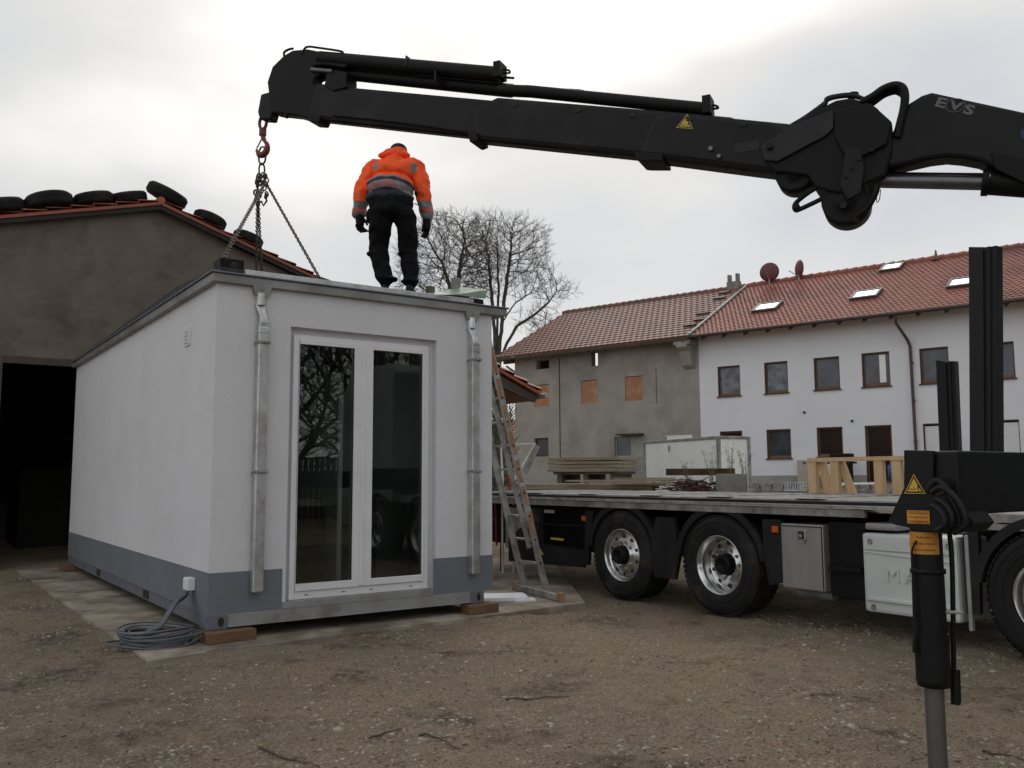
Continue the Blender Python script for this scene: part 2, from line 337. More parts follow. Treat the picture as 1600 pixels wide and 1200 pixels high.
def copy_thing(o, mtx, label=None):
    c = o.copy(); col.objects.link(c); c.matrix_world = mtx; FR[c] = mtx.copy()
    if label: c['label'] = label
    for ch in o.children:
        d = ch.copy(); col.objects.link(d); d.parent = c
        for g in ch.children:
            e = g.copy(); col.objects.link(e); e.parent = d
    return c
def noisev(x, y, z=0): return noise.noise(Vector((x, y, z)))

# ------------------------------------------------------------------ ground
_CI = frame((-2.562, 7.534), 35).inverted()
def gz(x, y):
    t = min(max((y-15)/18, 0), 1); s = t*t*(3-2*t)*.92
    if y < -30: s += 0
    near = math.exp(-((x/14)**2 + ((y-6)/14)**2))
    h = .06*noisev(x*.35, y*.35, 3)+.034*noisev(x*1.1, y*1.1, 5)+.018*noisev(x*4, y*4)+.013*noisev(x*10, y*10, 2)
    h *= .3+.7*min(1, near*2)
    q = _CI @ Vector((x, y, 0))
    if -.50 < q.x < 4.6 and q.y > -.44+.083*(q.x+.58) and q.y < 7.5 and q.x < 3.9+.65*max(q.y+.1, 0): return s - .06
    # two shallow wheel tracks crossing the yard
    for c in (1.9, 3.9): 
        dd = abs((x*.42+y*.9)-c-2.9)
        if dd < .35: h -= .018*(1-dd/.35)
    return s + h + .012
def axis_coords(a0, a1, st, far):
    xs = list(np.arange(a0, a1+1e-6, st)); d = st; p = a1
    while p < far: d *= 1.22; p += d; xs.append(p)
    d = st; p = a0; L = []
    while p > -far: d *= 1.22; p -= d; L.append(p)
    return L[::-1] + xs
def build_ground():
    xs = axis_coords(-5.5, 6, .045, 3000); ys = axis_coords(2.6, 11.5, .045, 3000)
    nx, ny = len(xs), len(ys); b = B()
    vs = []
    for y in ys:
        for x in xs:
            z = gz(x, y) if abs(x) < 80 and -60 < y < 120 else (.92 if y > 60 else 0)
            # below the slab the earth stays lower than the concrete
            vs.append((x, y, z))
    fs = [(j*nx+i, j*nx+i+1, (j+1)*nx+i+1, (j+1)*nx+i) for j in range(ny-1) for i in range(nx-1)]
    b.add(vs, fs, True); o = b.build('ground', 'ground'); o['kind'] = 'structure'; return o
ground = build_ground()

A = Vector((-2.562, 7.534, 0)); CF = frame(A, 35)        # cabin frame: x along the front, y along the side
def slab():
    pts = []; 
    ed = [(-.58, -.50), (4.0, -.12), (6.3, 3.4), (6.0, 7.6), (-.63, 7.6)]
    b = B()
    # irregular front edge
    out = []
    for i in range(len(ed)):
        p, q = ed[i], ed[(i+1) % len(ed)]
        n = 40 if i in (0, 4) else 8
        for k in range(n):
            t = k/n; j = .018*noisev(i*9+t*14, 2.2)+.01*noisev(i*9+t*50, 7)
            out.append((p[0]+(q[0]-p[0])*t+j, p[1]+(q[1]-p[1])*t+j))
    b.prism(out, -.1, .035, 'xy')
    o = b.build('concrete_slab', 'concrete', None, CF); o['kind'] = 'structure'
slab()

def gravel():
    bm0 = bmesh.new(); bmesh.ops.create_icosphere(bm0, subdivisions=1, radius=1); bm0.verts.index_update()
    base = [v.co.copy() for v in bm0.verts]; bf = [tuple(v.index for v in f.verts) for f in bm0.faces]; bm0.free()
    b = B(); rnd = random.Random(3); inv = CF.inverted(); cnt = 0
    while cnt < 19000:
        d = 3.0 + 10*rnd.random()**1.5; x = (rnd.random()*2-1)*d*.66; y = d
        p = inv @ Vector((x, y, 0))
        if -.62 < p.x < 5.2 and p.y > -.52+.083*(p.x+.58) and p.y < 8 and not (p.x > 4.3 and p.y < .5): continue
        cl = noisev(x*.9, y*.9, 11)+.6*noisev(x*2.7, y*2.7, 4)
        if cl < -.35+rnd.random()*.8 - .10: continue
        u = rnd.random(); r = .0045+.013*u**2.4 + (.020*rnd.random() if rnd.random() < .06 and cl > -.05 else 0)
        cnt += 1
        R = Matrix.Rotation(rnd.random()*6.28, 4, 'Z') @ Matrix.Rotation((rnd.random()-.5)*.7, 4, 'X')
        S = Vector((r*(.8+.7*rnd.random()), r*(.7+.5*rnd.random()), r*(.4+.35*rnd.random())))
        c = Vector((x, y, gz(x, y)-S.z*(.1 if r < .016 else .35)))
        b.mi = 0 if rnd.random() < .27 else 1
        b.add([c + R @ Vector((q.x*S.x*(1+.2*rnd.uniform(-1, 1)), q.y*S.y*(1+.2*rnd.uniform(-1, 1)), q.z*S.z)) for q in base], bf, True)
    o = b.build('gravel', ['pebble', 'pebble2']); o['kind'] = 'stuff'; o['label'] = 'small pale and dark stones strewn over the brown yard'
    # wood chips and leaf scraps
    b = B(); rnd = random.Random(5)
    for k in range(1500):
        d = 3.0+8*rnd.random()**1.4; x = (rnd.random()*2-1)*d*.64; y = d
        p = inv @ Vector((x, y, 0))
        if -.62 < p.x < 5.2 and p.y > -.52+.083*(p.x+.58) and p.y < 8: 
            if rnd.random() < .9 or (0 < p.x < 2.9 and p.y > 0): continue
            z = .037
        else: z = gz(x, y)
        if noisev(x*.8, y*.8, 31) < -.1+.3*rnd.random()-.15: continue
        L, wd = .004+.014*rnd.random(), .0015+.003*rnd.random()
        T = Matrix.Translation((x, y, z+.004)) @ Matrix.Rotation(rnd.random()*6.28, 4, 'Z') @ Matrix.Rotation((rnd.random()-.5)*.6, 4, 'Y')
        b.mi = rnd.choice((0, 0, 1)); b.box(-L, L, -wd, wd, -.0015, .0025, T)
    o = b.build('leaf_litter', ['stick', 'lumberdark']); o['kind'] = 'stuff'; o['label'] = 'wood chips and dead leaf scraps on the yard'
gravel()
def sticks():
    spec = [((790, 1095), (890, 1097), 'thin straight twig lying in mid yard, nearest the outrigger leg side'),
            ((655, 1160), (720, 1183), 'forked dark twig lying below the glass door towards the photographer'),
            ((405, 1172), (500, 1198), 'curved bark strip at the very bottom of the yard'),
            ((575, 1165), (628, 1152), 'short broken twig with flakes left of the forked dark twig'),
            ((1535, 1180), (1600, 1190), 'long thin twig lying right of the outrigger leg foot')]
    for k, (a, c, lab) in enumerate(spec):
        P, Q = atz(*a, 0), atz(*c, 0); n = 9; rnd = random.Random(k); pts = []; rs = []
        side = Vector((-(Q-P).y, (Q-P).x, 0)).normalized()
        for i in range(n):
            t = i/(n-1); p = P.lerp(Q, t) + side*(.03*noisev(t*3, k*5)); p.z = gz(p.x, p.y)+.008+.006*noisev(t*5, k); pts.append(p); rs.append(.0052*(1-.65*t)+.001+.0012*noisev(t*9, k+.5))
        o0 = pts[0].copy(); b = B(); b.tube([p-o0 for p in pts], rs, 6)
        b.tube([pts[4]-o0, pts[4]-o0+side*.05+(Q-P)*.15+Vector((0, 0, .01))], [.003, .001], 5)
        tag(b.build('twig', 'stick', None, Matrix.Translation(o0)), lab, 'twig', 'twigs lying on the yard')
sticks()

def wall_holes(b, x0, x1, z0, z1, holes, y0=0, th=.35):
    xs = sorted({x0, x1, *[h[0] for h in holes], *[h[1] for h in holes]}); zs = sorted({z0, z1, *[h[2] for h in holes], *[h[3] for h in holes]})
    def hole(i, j):
        if i < 0 or j < 0 or i >= len(xs)-1 or j >= len(zs)-1: return None
        cx, cz = (xs[i]+xs[i+1])/2, (zs[j]+zs[j+1])/2
        return any(h[0] < cx < h[1] and h[2] < cz < h[3] for h in holes)
    for i in range(len(xs)-1):
        for j in range(len(zs)-1):
            if hole(i, j): continue
            a, c, d, e_ = xs[i], xs[i+1], zs[j], zs[j+1]
            b.add([(a, y0, d), (c, y0, d), (c, y0, e_), (a, y0, e_)], [(0, 1, 2, 3)]); b.add([(a, y0+th, d), (c, y0+th, d), (c, y0+th, e_), (a, y0+th, e_)], [(3, 2, 1, 0)])
            if hole(i-1, j) is not False: b.add([(a, y0, d), (a, y0+th, d), (a, y0+th, e_), (a, y0, e_)], [(0, 3, 2, 1)])
            if hole(i+1, j) is not False: b.add([(c, y0, d), (c, y0+th, d), (c, y0+th, e_), (c, y0, e_)], [(0, 1, 2, 3)])
            if hole(i, j-1) is not False: b.add([(a, y0, d), (c, y0, d), (c, y0+th, d), (a, y0+th, d)], [(0, 3, 2, 1)])
            if hole(i, j+1) is not False: b.add([(a, y0, e_), (c, y0, e_), (c, y0+th, e_), (a, y0+th, e_)], [(0, 1, 2, 3)])
# ------------------------------------------------------------------ cabin (office container)
cabin = thing('container_cabin', 'white rendered container cabin with grey base band and double glass door', 'portable cabin', CF)
W, Lc = 2.868, 7.2; Z0, Z1 = .25, 3.09
dx0, dx1, dz0, dz1 = .672, 2.2, .30, 2.768
b = B()
t_ = .14
b.box(0, t_, t_, Lc-t_, Z0, Z1); b.box(W-t_, W, t_, Lc-t_, Z0, Z1); b.box(0, W, Lc-t_, Lc, Z0, Z1)
FRONTWALL = b
b = FRONTWALL; wall_holes(b, 0, W, Z0, Z1, [(dx0, dx1, dz0, dz1)], 0, t_); b.build('wall', 'stucco', cabin)
b = B(); e = .004
b.box(-e, .641, -e, -.0005, Z0, .598); b.box(2.172, W+e, -e, -.0005, Z0, .598)
b.box(-e, -.0005, 0, Lc, Z0, .6); b.box(W+.0005, W+e, 0, Lc, Z0, .6)
b.build('base_band', 'band', cabin)
b = B(); b.box(t_, W-t_, t_, Lc-t_, Z0-.06, Z0+.03); b.build('floor_panel', 'lumberdark', cabin)
b = B(); b.box(2.05, 2.45, 1.0, 3.2, .29, 1.15); b.box(2.0, 2.5, .95, 3.25, 1.151, 1.18); b.build('counter', 'inox', cabin)
b = B(); b.box(t_, W-t_, t_, Lc-t_, 2.95, 3.05); b.build('ceiling_panel', 'plinth', cabin)
# interior: inner partition, counter, cabinet
b = B(); b.box(1.55, 1.60, .9, 3.2, .29, 2.5); b.build('partition', 'boxwhite', cabin)
b = B(); b.box(.35, 1.28, .55, 1.15, .29, 1.12); b.build('cabinet', 'boom_dark', cabin)
b = B(); b.box(.30, 1.34, .5, 1.2, 1.121, 1.19); b.build('worktop', 'block_grey', cabin)
b = B(); b.box(t_, W-t_, 4.2, 4.3, .29, 2.95); b.build('inner_wall', 'white', cabin)
# frame steel below
b = B()
for (x0, x1) in ((.0, .165), (2.60, 2.755)):
    b = B(); b.bbox(x0-.02 if x0 == 0 else x0, x1, -.02, .16, .128, Z0, .006); b.build('corner_casting', 'steelgrey', cabin)

for cx_, rw in ((.108, .026), (2.69, .022)):
    b = B(); b.prism([(cx_+rw*math.cos(t*math.pi/6), .19+.04*math.sin(t*math.pi/6)) for t in range(12)], -.0225, -.0205); b.build('casting_slot', 'ink', cabin)
b = B(); b.box(-.002, .14, 7.0, 7.16, .128, Z0); b.build('rear_corner_casting', 'steelgrey', cabin)
b = B(); b.box(.005, .12, .16, 7.0, .14, Z0); b.box(W-.12, W-.005, .16, 7.0, .14, Z0); b.box(.12, W-.12, 6.9, 7.1, .14, Z0)
b.build('side_rail', 'steelgrey', cabin)
for u in (2.2, 4.8):
    b = B(); b.box(.0, .0045, u-.12, u+.12, .155, .235); b.build('forklift_pocket', 'ink', cabin)
b = B(); b.box(.166, 2.599, -.012, .05, .148, Z0-.002); b.box(.645, 2.168, -.016, .05, Z0-.002, .312)
b.box(.166, 2.599, -.03, -.012, .140, .150)
edge_soft(b.build('sill_sheet', 'sill', cabin), .003)
# door
b = B(); yf = .055
fx0, fx1, fz0, fz1 = .715, 2.125, .314, 2.70
b.box(dx0, fx0, yf+.02, t_, dz0, dz1); b.box(fx1, dx1, yf+.02, t_, dz0, dz1); b.box(fx0, fx1, yf+.02, t_, fz1, dz1)   # reveal boards
door = b.build('glass_door', 'stucco', cabin)
b = B()
for x0, x1, z0, z1 in ((fx0, fx0+.05, fz0, fz1), (fx1-.05, fx1, fz0, fz1), (fx0+.05, fx1-.05, fz1-.055, fz1), (fx0+.05, fx1-.05, fz0, .385)):
    b.box(x0, x1, yf-.03, yf+.06, z0, z1)
edge_soft(b.build('door_frame', 'pvc', door), .004)
G = [(.757, 1.313), (1.497, 2.05)]; gz0, gz1 = .452, 2.637
sx = [(.766, 1.400), (1.404, 2.075-.004)]
for (g0, g1), (s0, s1) in zip(G, ((.768, 1.398), (1.402, 2.072))):
    b = B(); ya, yb = yf-.045, yf+.03
    b.box(s0, g0+.012 if g0+.012 > s0 else g0, ya, yb, .388, 2.642)
    b.box(g1, s1, ya, yb, .388, 2.642)
    b.box(max(s0, g0+.012), g1, ya, yb, .388, gz0); b.box(max(s0, g0+.012), g1, ya, yb, gz1-.02, 2.642)
    edge_soft(b.build('sash', 'pvc', door), .005)
    b = B(); xa = max(s0, g0+.012); 
    for x0, x1, z0, z1 in ((xa, xa+.006, gz0, gz1-.02), (g1-.006, g1, gz0, gz1-.02), (xa+.006, g1-.006, gz0, gz0+.006), (xa+.006, g1-.006, gz1-.026, gz1-.02)):
        b.box(x0, x1, ya+.012, ya+.02, z0, z1)
    b.build('gasket', 'ink', door)
    b = B(); b.box(xa+.001, g1-.001, yf-.02, yf-.014, gz0+.001, gz1-.021)
    b.build('pane', 'glass', door)
b = B(); b.bbox(1.386, 1.420, yf-.057, yf-.045, .40, 2.63, .004); b.build('mullion_strip', 'pvc', door)
for x in (.86, 1.22, 1.50, 1.92): b = B(); b.box(x, x+.035, yf-.0315, yf-.0305, .345, .353); b.build('drain_slot', 'ink', door)
# fascia + roof
RX0, RX1, RY0, RY1 = -.055, 3.035, -.05, Lc+.05
b = B()
b.box(RX0, RX1, RY0, RY0+.10, 3.09, 3.168); b.box(RX0, RX0+.09, RY0+.10, RY1, 3.09, 3.168); b.box(RX1-.09, RX1, RY0+.10, RY1, 3.09, 3.168); b.box(RX0+.09, RX1-.09, RY1-.1, RY1, 3.09, 3.168)
edge_soft(b.build('fascia', 'fascia', cabin), .006)
b = B(); x0, x1, y0, y1 = RX0-.018, RX1+.018, RY0-.018, RY1+.018
b.box(x0, x1, y0, y0+.12, 3.169, 3.184); b.box(x0, x0+.11, y0+.12, y1, 3.169, 3.184); b.box(x1-.11, x1, y0+.12, y1, 3.169, 3.184)
edge_soft(b.build('roof_edge_trim', 'steelgrey', cabin), .004)
b = B(); b.prism([(y0+.115, 3.10), (y1, 3.10), (y1, 3.30), (1.6, 3.36), (.2, 3.275), (.135, 3.268), (.135, 3.18), (y0+.115, 3.18)], RX0+.12, 2.62, 'yz')
b.box(2.62, RX1-.1, y0+.12, y1, 3.1, 3.182)
b.build('roof_membrane', 'membrane', cabin)
b = B(); b.bbox(.27, 2.70, .085, .13, 3.172, 3.262, .004); b.bbox(.27, 2.70, .06, .085, 3.172, 3.182, .002); b.build('roof_rail', 'alu', cabin)
# downpipes
def downpipe(cx, zb, zclips):
    w2, d2 = .047, .075
    yv = -.055
    b = B()
    prof = [(2.70, 0, .047), (2.60, .0, .047)]
    def ring(z, w, dy0, dy1, dx=0): return [(cx+dx-w, dy0, z), (cx+dx+w, dy0, z), (cx+dx+w, dy1, z), (cx+dx-w, dy1, z)]
    rings = [ring(zb, .049, -.10, -.012), ring(1.9, .049, -.10, -.012), ring(2.72, .049, -.10, -.012)]
    for i in range(9):
        t = i/8; s = t*t*(3-2*t); wv = .049*(1-.28*math.sin(math.pi*t))
        rings.append([(cx-.018*s-wv, -.10+.055*s-.012*math.sin(math.pi*t), 2.735+.20*t), (cx-.018*s+wv, -.10+.055*s-.012*math.sin(math.pi*t), 2.735+.20*t), (cx-.018*s+wv, -.012+.006*s, 2.735+.20*t), (cx-.018*s-wv, -.012+.006*s, 2.735+.20*t)])
    vs = [p for r_ in rings for p in r_]; fs = []
    for i in range(len(rings)-1):
        for j in range(4): fs.append((i*4+j, i*4+(j+1) % 4, (i+1)*4+(j+1) % 4, (i+1)*4+j))
    fs.append((3, 2, 1, 0)); b.add(vs, fs)
    b.tube([(cx-.018, -.03, 2.92), (cx-.018, -.02, 3.03)], .045, 12)
    b.box(cx-.051, cx+.051, -.103, -.01, 2.66, 2.725)
    pipe = b.build('downpipe', 'zinc', cabin); edge_soft(pipe, .012, 3)
    b = B(); b.prism([(cx-.10, 3.11), (cx+.09, 3.11), (cx+.055, 3.03), (cx+.03, 3.0), (cx-.06, 3.0), (cx-.08, 3.03)], -.052, -.002)
    b.cyl((cx-.01, -.06, 3.07), (cx-.01, -.05, 3.07), .012, 10)
    edge_soft(b.build('gutter_outlet', 'fascia', pipe), .006)
    for z in zclips:
        b = B(); b.box(cx-.056, cx+.056, -.108, -.0995, z-.014, z+.014); b.box(cx-.056, cx-.050, -.108, 0, z-.012, z+.012); b.box(cx+.050, cx+.056, -.108, 0, z-.012, z+.012)
        b.cyl((cx-.075, -.06, z), (cx-.056, -.06, z), .008, 8); b.cyl((cx-.02, -.115, z), (cx+.04, -.115, z), .006, 8)
        b.build('pipe_clip', 'galv', pipe)
downpipe(.393, .418, (2.585, 1.445)); downpipe(2.615, .425, (2.59, 1.45))
# things on the side wall
b = B(); b.bbox(-.012, -.0005, .79, .97, 2.64, 2.82, .004); b.box(-.022, -.012, .80, .83, 2.66, 2.80)
for k in range(4): b.box(-.02, -.012, .84, .96, 2.67+k*.035, 2.685+k*.035)
b.build('vent_cover', 'pvc', cabin)
b = B(); b.bbox(-.075, -.005, .36, .50, .42, .53, .01); b.bbox(-.08, -.074, .375, .485, .43, .52, .003); b.build('power_socket', 'white', cabin)

# wooden blocks
def block(name, x, y, lx, ly, z0, z1, label, rot=0):
    fr = CF @ Matrix.Translation((x, y, z0)) @ Matrix.Rotation(rad(rot), 4, 'Z')
    b = B(); b.bbox(-lx/2, lx/2, -ly/2, ly/2, 0, z1-z0, .008)
    tag(b.build('wooden_block', 'block', None, fr), label, 'wooden block', 'timber blocks under the cabin corners')
block('b', .16, -.02, .42, .25, .036, .126, 'dark timber block under the front corner of the cabin beside the cable coil', 4)
block('b', 2.70, -.02, .34, .20, .036, .126, 'reddish timber block under the cabin corner beside the white foam board', -3)
block('b', .05, 7.05, .30, .4, .036, .126, 'timber block under the far rear corner of the cabin near the barn opening')
# foam board and scraps
P = atz(786, 936, .04)
b = B(); b.bbox(-.26, .26, -.2, .2, .0, .045, .008); b.prism([(.10, -.24), (.34, -.19), (.32, -.05), (.12, -.12)], .0, .02, 'xy')
tag(b.build('foam_board', 'foam', None, Matrix.Translation((P.x, P.y, .037)) @ Matrix.Rotation(rad(8), 4, 'Z')), 'white foam board lying on the slab beside the cabin', 'foam board')
# cable coil
cc = atz(243, 1008, .03)
coil = thing('cable_coil', 'coiled grey power cable lying beside the cabin corner', 'cable', Matrix.Translation((cc.x, cc.y, .0)))
b = B(); rnd = random.Random(2)
for k in range(13):
    R1 = .15+.12*rnd.random(); ex = 1.05+.35*rnd.random(); ph = rnd.random()*3; ox, oy = rnd.uniform(-.05, .05), rnd.uniform(-.04, .04); z0 = .05+.011*k*rnd.uniform(.6, 1.1)
    pts = [(ox+R1*ex*math.cos(t), oy+R1*math.sin(t), z0+.014*math.sin(2*t+ph)) for t in [i*2*math.pi/26 for i in range(26)]]
    b.tube(pts, .0085, 6, closed=True)
b.tube([(.22, .02, .08), (.33, .05, .14), (.38, -.03, .10), (.30, -.10, .05), (.2, -.05, .06)], .007, 6)
b.tube([(-.2, -.05, .06), (-.26, -.12, .05), (-.18, -.2, .045), (-.05, -.2, .045), (.02, -.12, .06)], .008, 6)
b.build('cable', 'cable', coil)
S = CF @ Vector((-.04, .43, .43)); S = S - Vector((cc.x, cc.y, 0))
b = B(); pts = [Vector((-.08, -.02, .13)), Vector((.02, .03, .17)), S*.55+Vector((0, 0, .10)), S+Vector((-.03, -.02, -.06))]
for j in range(7):
    a = j*2*math.pi/7; o_ = Vector((.024*math.cos(a), .018*math.sin(a), .024*math.sin(a+1)))
    b.tube([p+o_ for p in pts], .0145, 6)
b.tube([S+Vector((-.03, -.02, -.06)), S+Vector((-.01, -.01, .0))], .02, 10)
b.build('cable_bundle', 'cable', coil)
b = B(); b.tube([(.14, -.06, .13), (.20, -.03, .135)], [.03, .026], 10); b.build('plug', 'sockred', coil)

# things on the roof
fr = CF @ Matrix.Translation((.15, .50, 3.285))
jb = thing('fan_box', 'small black box with a round port at the cabin roof corner', 'box', fr)
b = B(); b.bbox(-.02, .20, -.12, .10, 0, .13, .006); b.box(.0, .18, -.135, -.12, .01, .12); b.build('housing', 'boom_dark', jb)
b = B(); b.lathe([(-.15, .0), (-.152, .03), (-.135, .04)], (.11, 0, .06), 'y', 18); b.build('port', 'rubber', jb)
fr = CF @ Matrix.Translation((2.62, .42, 3.2))
gb = thing('vent_unit', 'black roof box under pale green foil with stub pipe at the right roof edge', 'vent box', fr)
b = B(); b.bbox(-.02, .36, -.1, .3, 0, .13, .01); b.box(-.28, -.02, -.02, .22, .075, .105); b.build('box', 'boom_dark', gb)
b = B(); b.add([(-.5, .0, .10), (.0, -.12, .14), (.37, -.12, .135), (.38, -.12, .235), (.16, .05, .27), (-.1, .1, .20), (-.5, .3, .12), (.38, .32, .22), (.0, .32, .2), (.37, -.115, .13)],
               [(0, 1, 5), (1, 2, 3), (1, 3, 4), (1, 4, 5), (0, 5, 6), (5, 8, 6), (4, 7, 8), (4, 8, 5), (3, 7, 4)])
o = b.build('foil', 'greenfilm', gb); md = o.modifiers.new('s', 'SOLIDIFY'); md.thickness = .006
b = B(); b.cyl((.12, .1, .24), (.12, .1, .37), .055, 16); b.build('stub_pipe', 'alu_dull', gb)
b = B(); b.cyl((-.2, .1, .17), (-.2, .1, .24), .05, 14); b.build('short_pipe', 'weed', gb)

# ------------------------------------------------------------------ pantile roofs
def tiles(b, O, ex, es, length, slope, tw=.3, th=.34, lift=.035, wave=.03, sub=4, seed=1, stag=False):
    """rows of interlocking tiles; O lower corner, ex along the eave, es up the slope"""
    O, ex, es = Vector(O), Vector(ex).normalized(), Vector(es).normalized(); nn = ex.cross(es); nn = nn if nn.z > 0 else -nn
    nc = max(1, int(round(length/tw))); nr = max(1, int(round(slope/th))); tw = length/nc; th = slope/nr; rnd = random.Random(seed)
    for r in range(nr):
        off = 0
        rows = []
        for s_, h in ((r*th, lift*.1), (r*th, lift+.012), ((r+1)*th+.02, .012)):
            row = []
            for i in range(nc*sub+1):
                u = i/sub; ph = (i % sub)/sub
                wv = wave*max(0, math.sin(ph*2*math.pi)) if sub > 2 else (wave if i % 2 else 0)
                row.append(O + ex*min(max(u*tw+(tw*.5 if stag and r % 2 else 0), 0), length) + es*s_ + nn*(h+wv*(1 if h > 0 else 0)))
            rows.append(row)
        n = nc*sub+1; k = len(b.v); b.v += [tuple(p) for rw in rows for p in rw]
        rv = [rnd.random()*.98+.01 for _ in range(nc)]
        for q in range(2):
            for i in range(n-1):
                b.f.append((k+q*n+i, k+q*n+i+1, k+(q+1)*n+i+1, k+(q+1)*n+i)); b.m.append(b.mi); b.sm.append(False); b.att.append(rv[i//sub])
    # underside
    c = [O, O+ex*length, O+ex*length+es*slope, O+es*slope]
    b.add([p for p in c]+[p-nn*.05 for p in c], [(4, 5, 6, 7), (0, 1, 5, 4), (1, 2, 6, 5), (2, 3, 7, 6), (3, 0, 4, 7)], a=.5)

# ------------------------------------------------------------------ barn
bu = 7.95
BF = CF @ Matrix.Translation((0, bu, 0))
barn = thing('barn', 'grey brown rendered barn with a wide dark doorway and tyres on its roof', 'barn', BF)
rv_, rz_ = 1.276, 6.20; sl_ = -.335
def roofz(v): return rz_ - (.335 if v > rv_ else .272)*abs(v-rv_) - .10+(.03 if v < rv_ else 0)*min(1, abs(v-rv_))
VL, VR = -8.5, 5.6; doorL, doorR, doorT = -.93, 2.6, 3.30
b = B()
b.prism([(VL, 0), (doorL, 0), (doorL, roofz(doorL)-.12), (VL, roofz(VL)-.12)], 0, .3)
b.prism([(doorR, 0), (VR, 0), (VR, roofz(VR)-.12), (doorR, roofz(doorR)-.12)], 0, .3)
b.prism([(doorL, doorT), (doorR, doorT), (doorR, roofz(doorR)-.12), (rv_, rz_-.12), (doorL, roofz(doorL)-.12)], 0, .3)
b.box(VL, VL+.3, .3, 16, 0, roofz(VL)-.2); b.box(VR-.3, VR, .3, 16, 0, roofz(VR)-.2); b.box(VL+.3, VR-.3, 15.7, 16, 0, roofz(VL)-.3)
b.build('wall', 'barn', barn)
b = B(); b.box(doorL-.02, doorR+.1, -.012, .10, doorT-.11, doorT+.002); b.box(doorL-.06, doorL, -.012, .1, 0, doorT-.11); b.build('door_lintel', 'darkwood', barn)
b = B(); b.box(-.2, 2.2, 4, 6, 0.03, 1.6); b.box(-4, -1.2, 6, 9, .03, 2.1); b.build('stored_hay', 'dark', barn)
b = B(); b.prism([(VL+.3, 0), (VR-.3, 0), (VR-.3, roofz(VR)-.2), (rv_, rz_-.3), (VL+.3, roofz(VL)-.2)], 15.3, 15.6); b.build('rear_gable', 'barn', barn)
rf = B()
ca = 1/math.sqrt(1+.335**2)
for sgn, ve in ((1, VR+.5), (-1, VL-.5)):
    ln = abs(ve-rv_)/ca
    tiles(rf, (ve, -.16, roofz(ve)), (0, 1, 0), Vector((rv_-ve, 0, roofz(rv_)-roofz(ve))), 16.6, math.hypot(ve-rv_, roofz(rv_)-roofz(ve)), tw=.30, th=.36, lift=.045, wave=.035, sub=4, seed=int(ve*3)+40)
roofo = rf.build('roof', 'tile_barn', barn)
b = B()
for i in range(44): b.tube([(rv_, -.17+i*.38, rz_-.075), (rv_, -.17+(i+1)*.38, rz_-.06)], [.065, .08], 8)
b.build('ridge_tile', 'tile_barn', roofo)
b = B()
for sgn, ve in ((1, VR+.5), (-1, VL-.5)):
    b.prism([(rv_, rz_-.16), (ve, roofz(ve)-.06), (ve, roofz(ve)-.13), (rv_, rz_-.23)], -.14, -.11)
    for k in range(9):
        vv = rv_+sgn*(1+k*.7*(1 if sgn > 0 else 1.1)); 
b.build('barge_board', 'dark', roofo)
# tyres on the barn roof
def tyre_mesh():
    b = B(); R1, r1 = .225, .095; n = 32
    prof = [(-.085, .17), (-.10, .22), (-.09, .285), (-.06, .31), (.06, .31), (.09, .285), (.10, .22), (.085, .17), (.07, .19), (.07, .28), (-.07, .28), (-.07, .19), (-.085, .17)]
    b.lathe(prof, (0, 0, 0), 'z', n)
    for k in range(n*2):
        a = 2*math.pi*k/(n*2); T = Matrix.Rotation(a, 4, 'Z'); b.box(.308, .316, -.007, .008, -.058, -.004, T); T2 = Matrix.Rotation(a+.05, 4, 'Z'); b.box(.308, .316, -.007, .008, .004, .058, T2)
    return b
tyre0 = None
tl = [(-.0, 320, 'half hidden tyre at the far left end of the barn roof'), (77, 319, 'large tyre on the left barn roof slope, second from the left'), (147, 314, 'flat lying tyre on the barn roof between two larger ones'),
      (203, 303, 'tyre on the barn roof just left of the ridge'), (263, 296, 'tyre tilted over the barn ridge'), (328, 333, 'tyre on the right barn roof slope just below the ridge'), (388, 368, 'lowest tyre on the right barn roof slope behind the chains')]
for k, (px, py, lab) in enumerate(tl):
    n_ = (BF.to_3x3() @ Vector((0, 1, 0))); P = onpl(px, py, BF @ Vector((0, .12, 0)), n_); q = BF.inverted() @ P
    v = q.x; s = 1 if v > rv_ else -1
    ang = math.atan(.335 if s > 0 else .272)*s; z = roofz(v)+.19
    tilt = Matrix.Rotation(ang, 4, 'Y') @ Matrix.Rotation(rad((6, -4, 3, 8, 14, 4, 3)[k]), 4, 'X')
    if k == 4: z += .11; tilt = Matrix.Rotation(rad(22), 4, 'Y') @ Matrix.Rotation(rad(14), 4, 'X')
    mt = BF @ Matrix.Translation((v, .12+.02*k % .1, z)) @ tilt @ Matrix.Rotation(k*1.1, 4, 'Z') @ Matrix.Scale((1.1, 1.15, .98, .92, 1.12, .93, .88)[k], 4)
    if tyre0 is None: tyre0 = tyre_mesh().build('old_tyre', 'rubber', None, mt); tag(tyre0, lab, 'tyre', 'tyres weighting the barn roof')
    else: c = tyre0.copy(); col.objects.link(c); c.matrix_world = mt; c['label'] = lab

# ------------------------------------------------------------------ farmhouses
P0 = Vector((10.397, 36, 0)); HF = frame(P0, -38.5)
EY, EZ, RYD, RZ = -.8, 7.33, 5.35, 10.48
es_ = Vector((0, RYD-EY, RZ-EZ)); SL = es_.length
def rz_at(y): return EZ+(RZ-EZ)*(y-EY)/(RYD-EY)
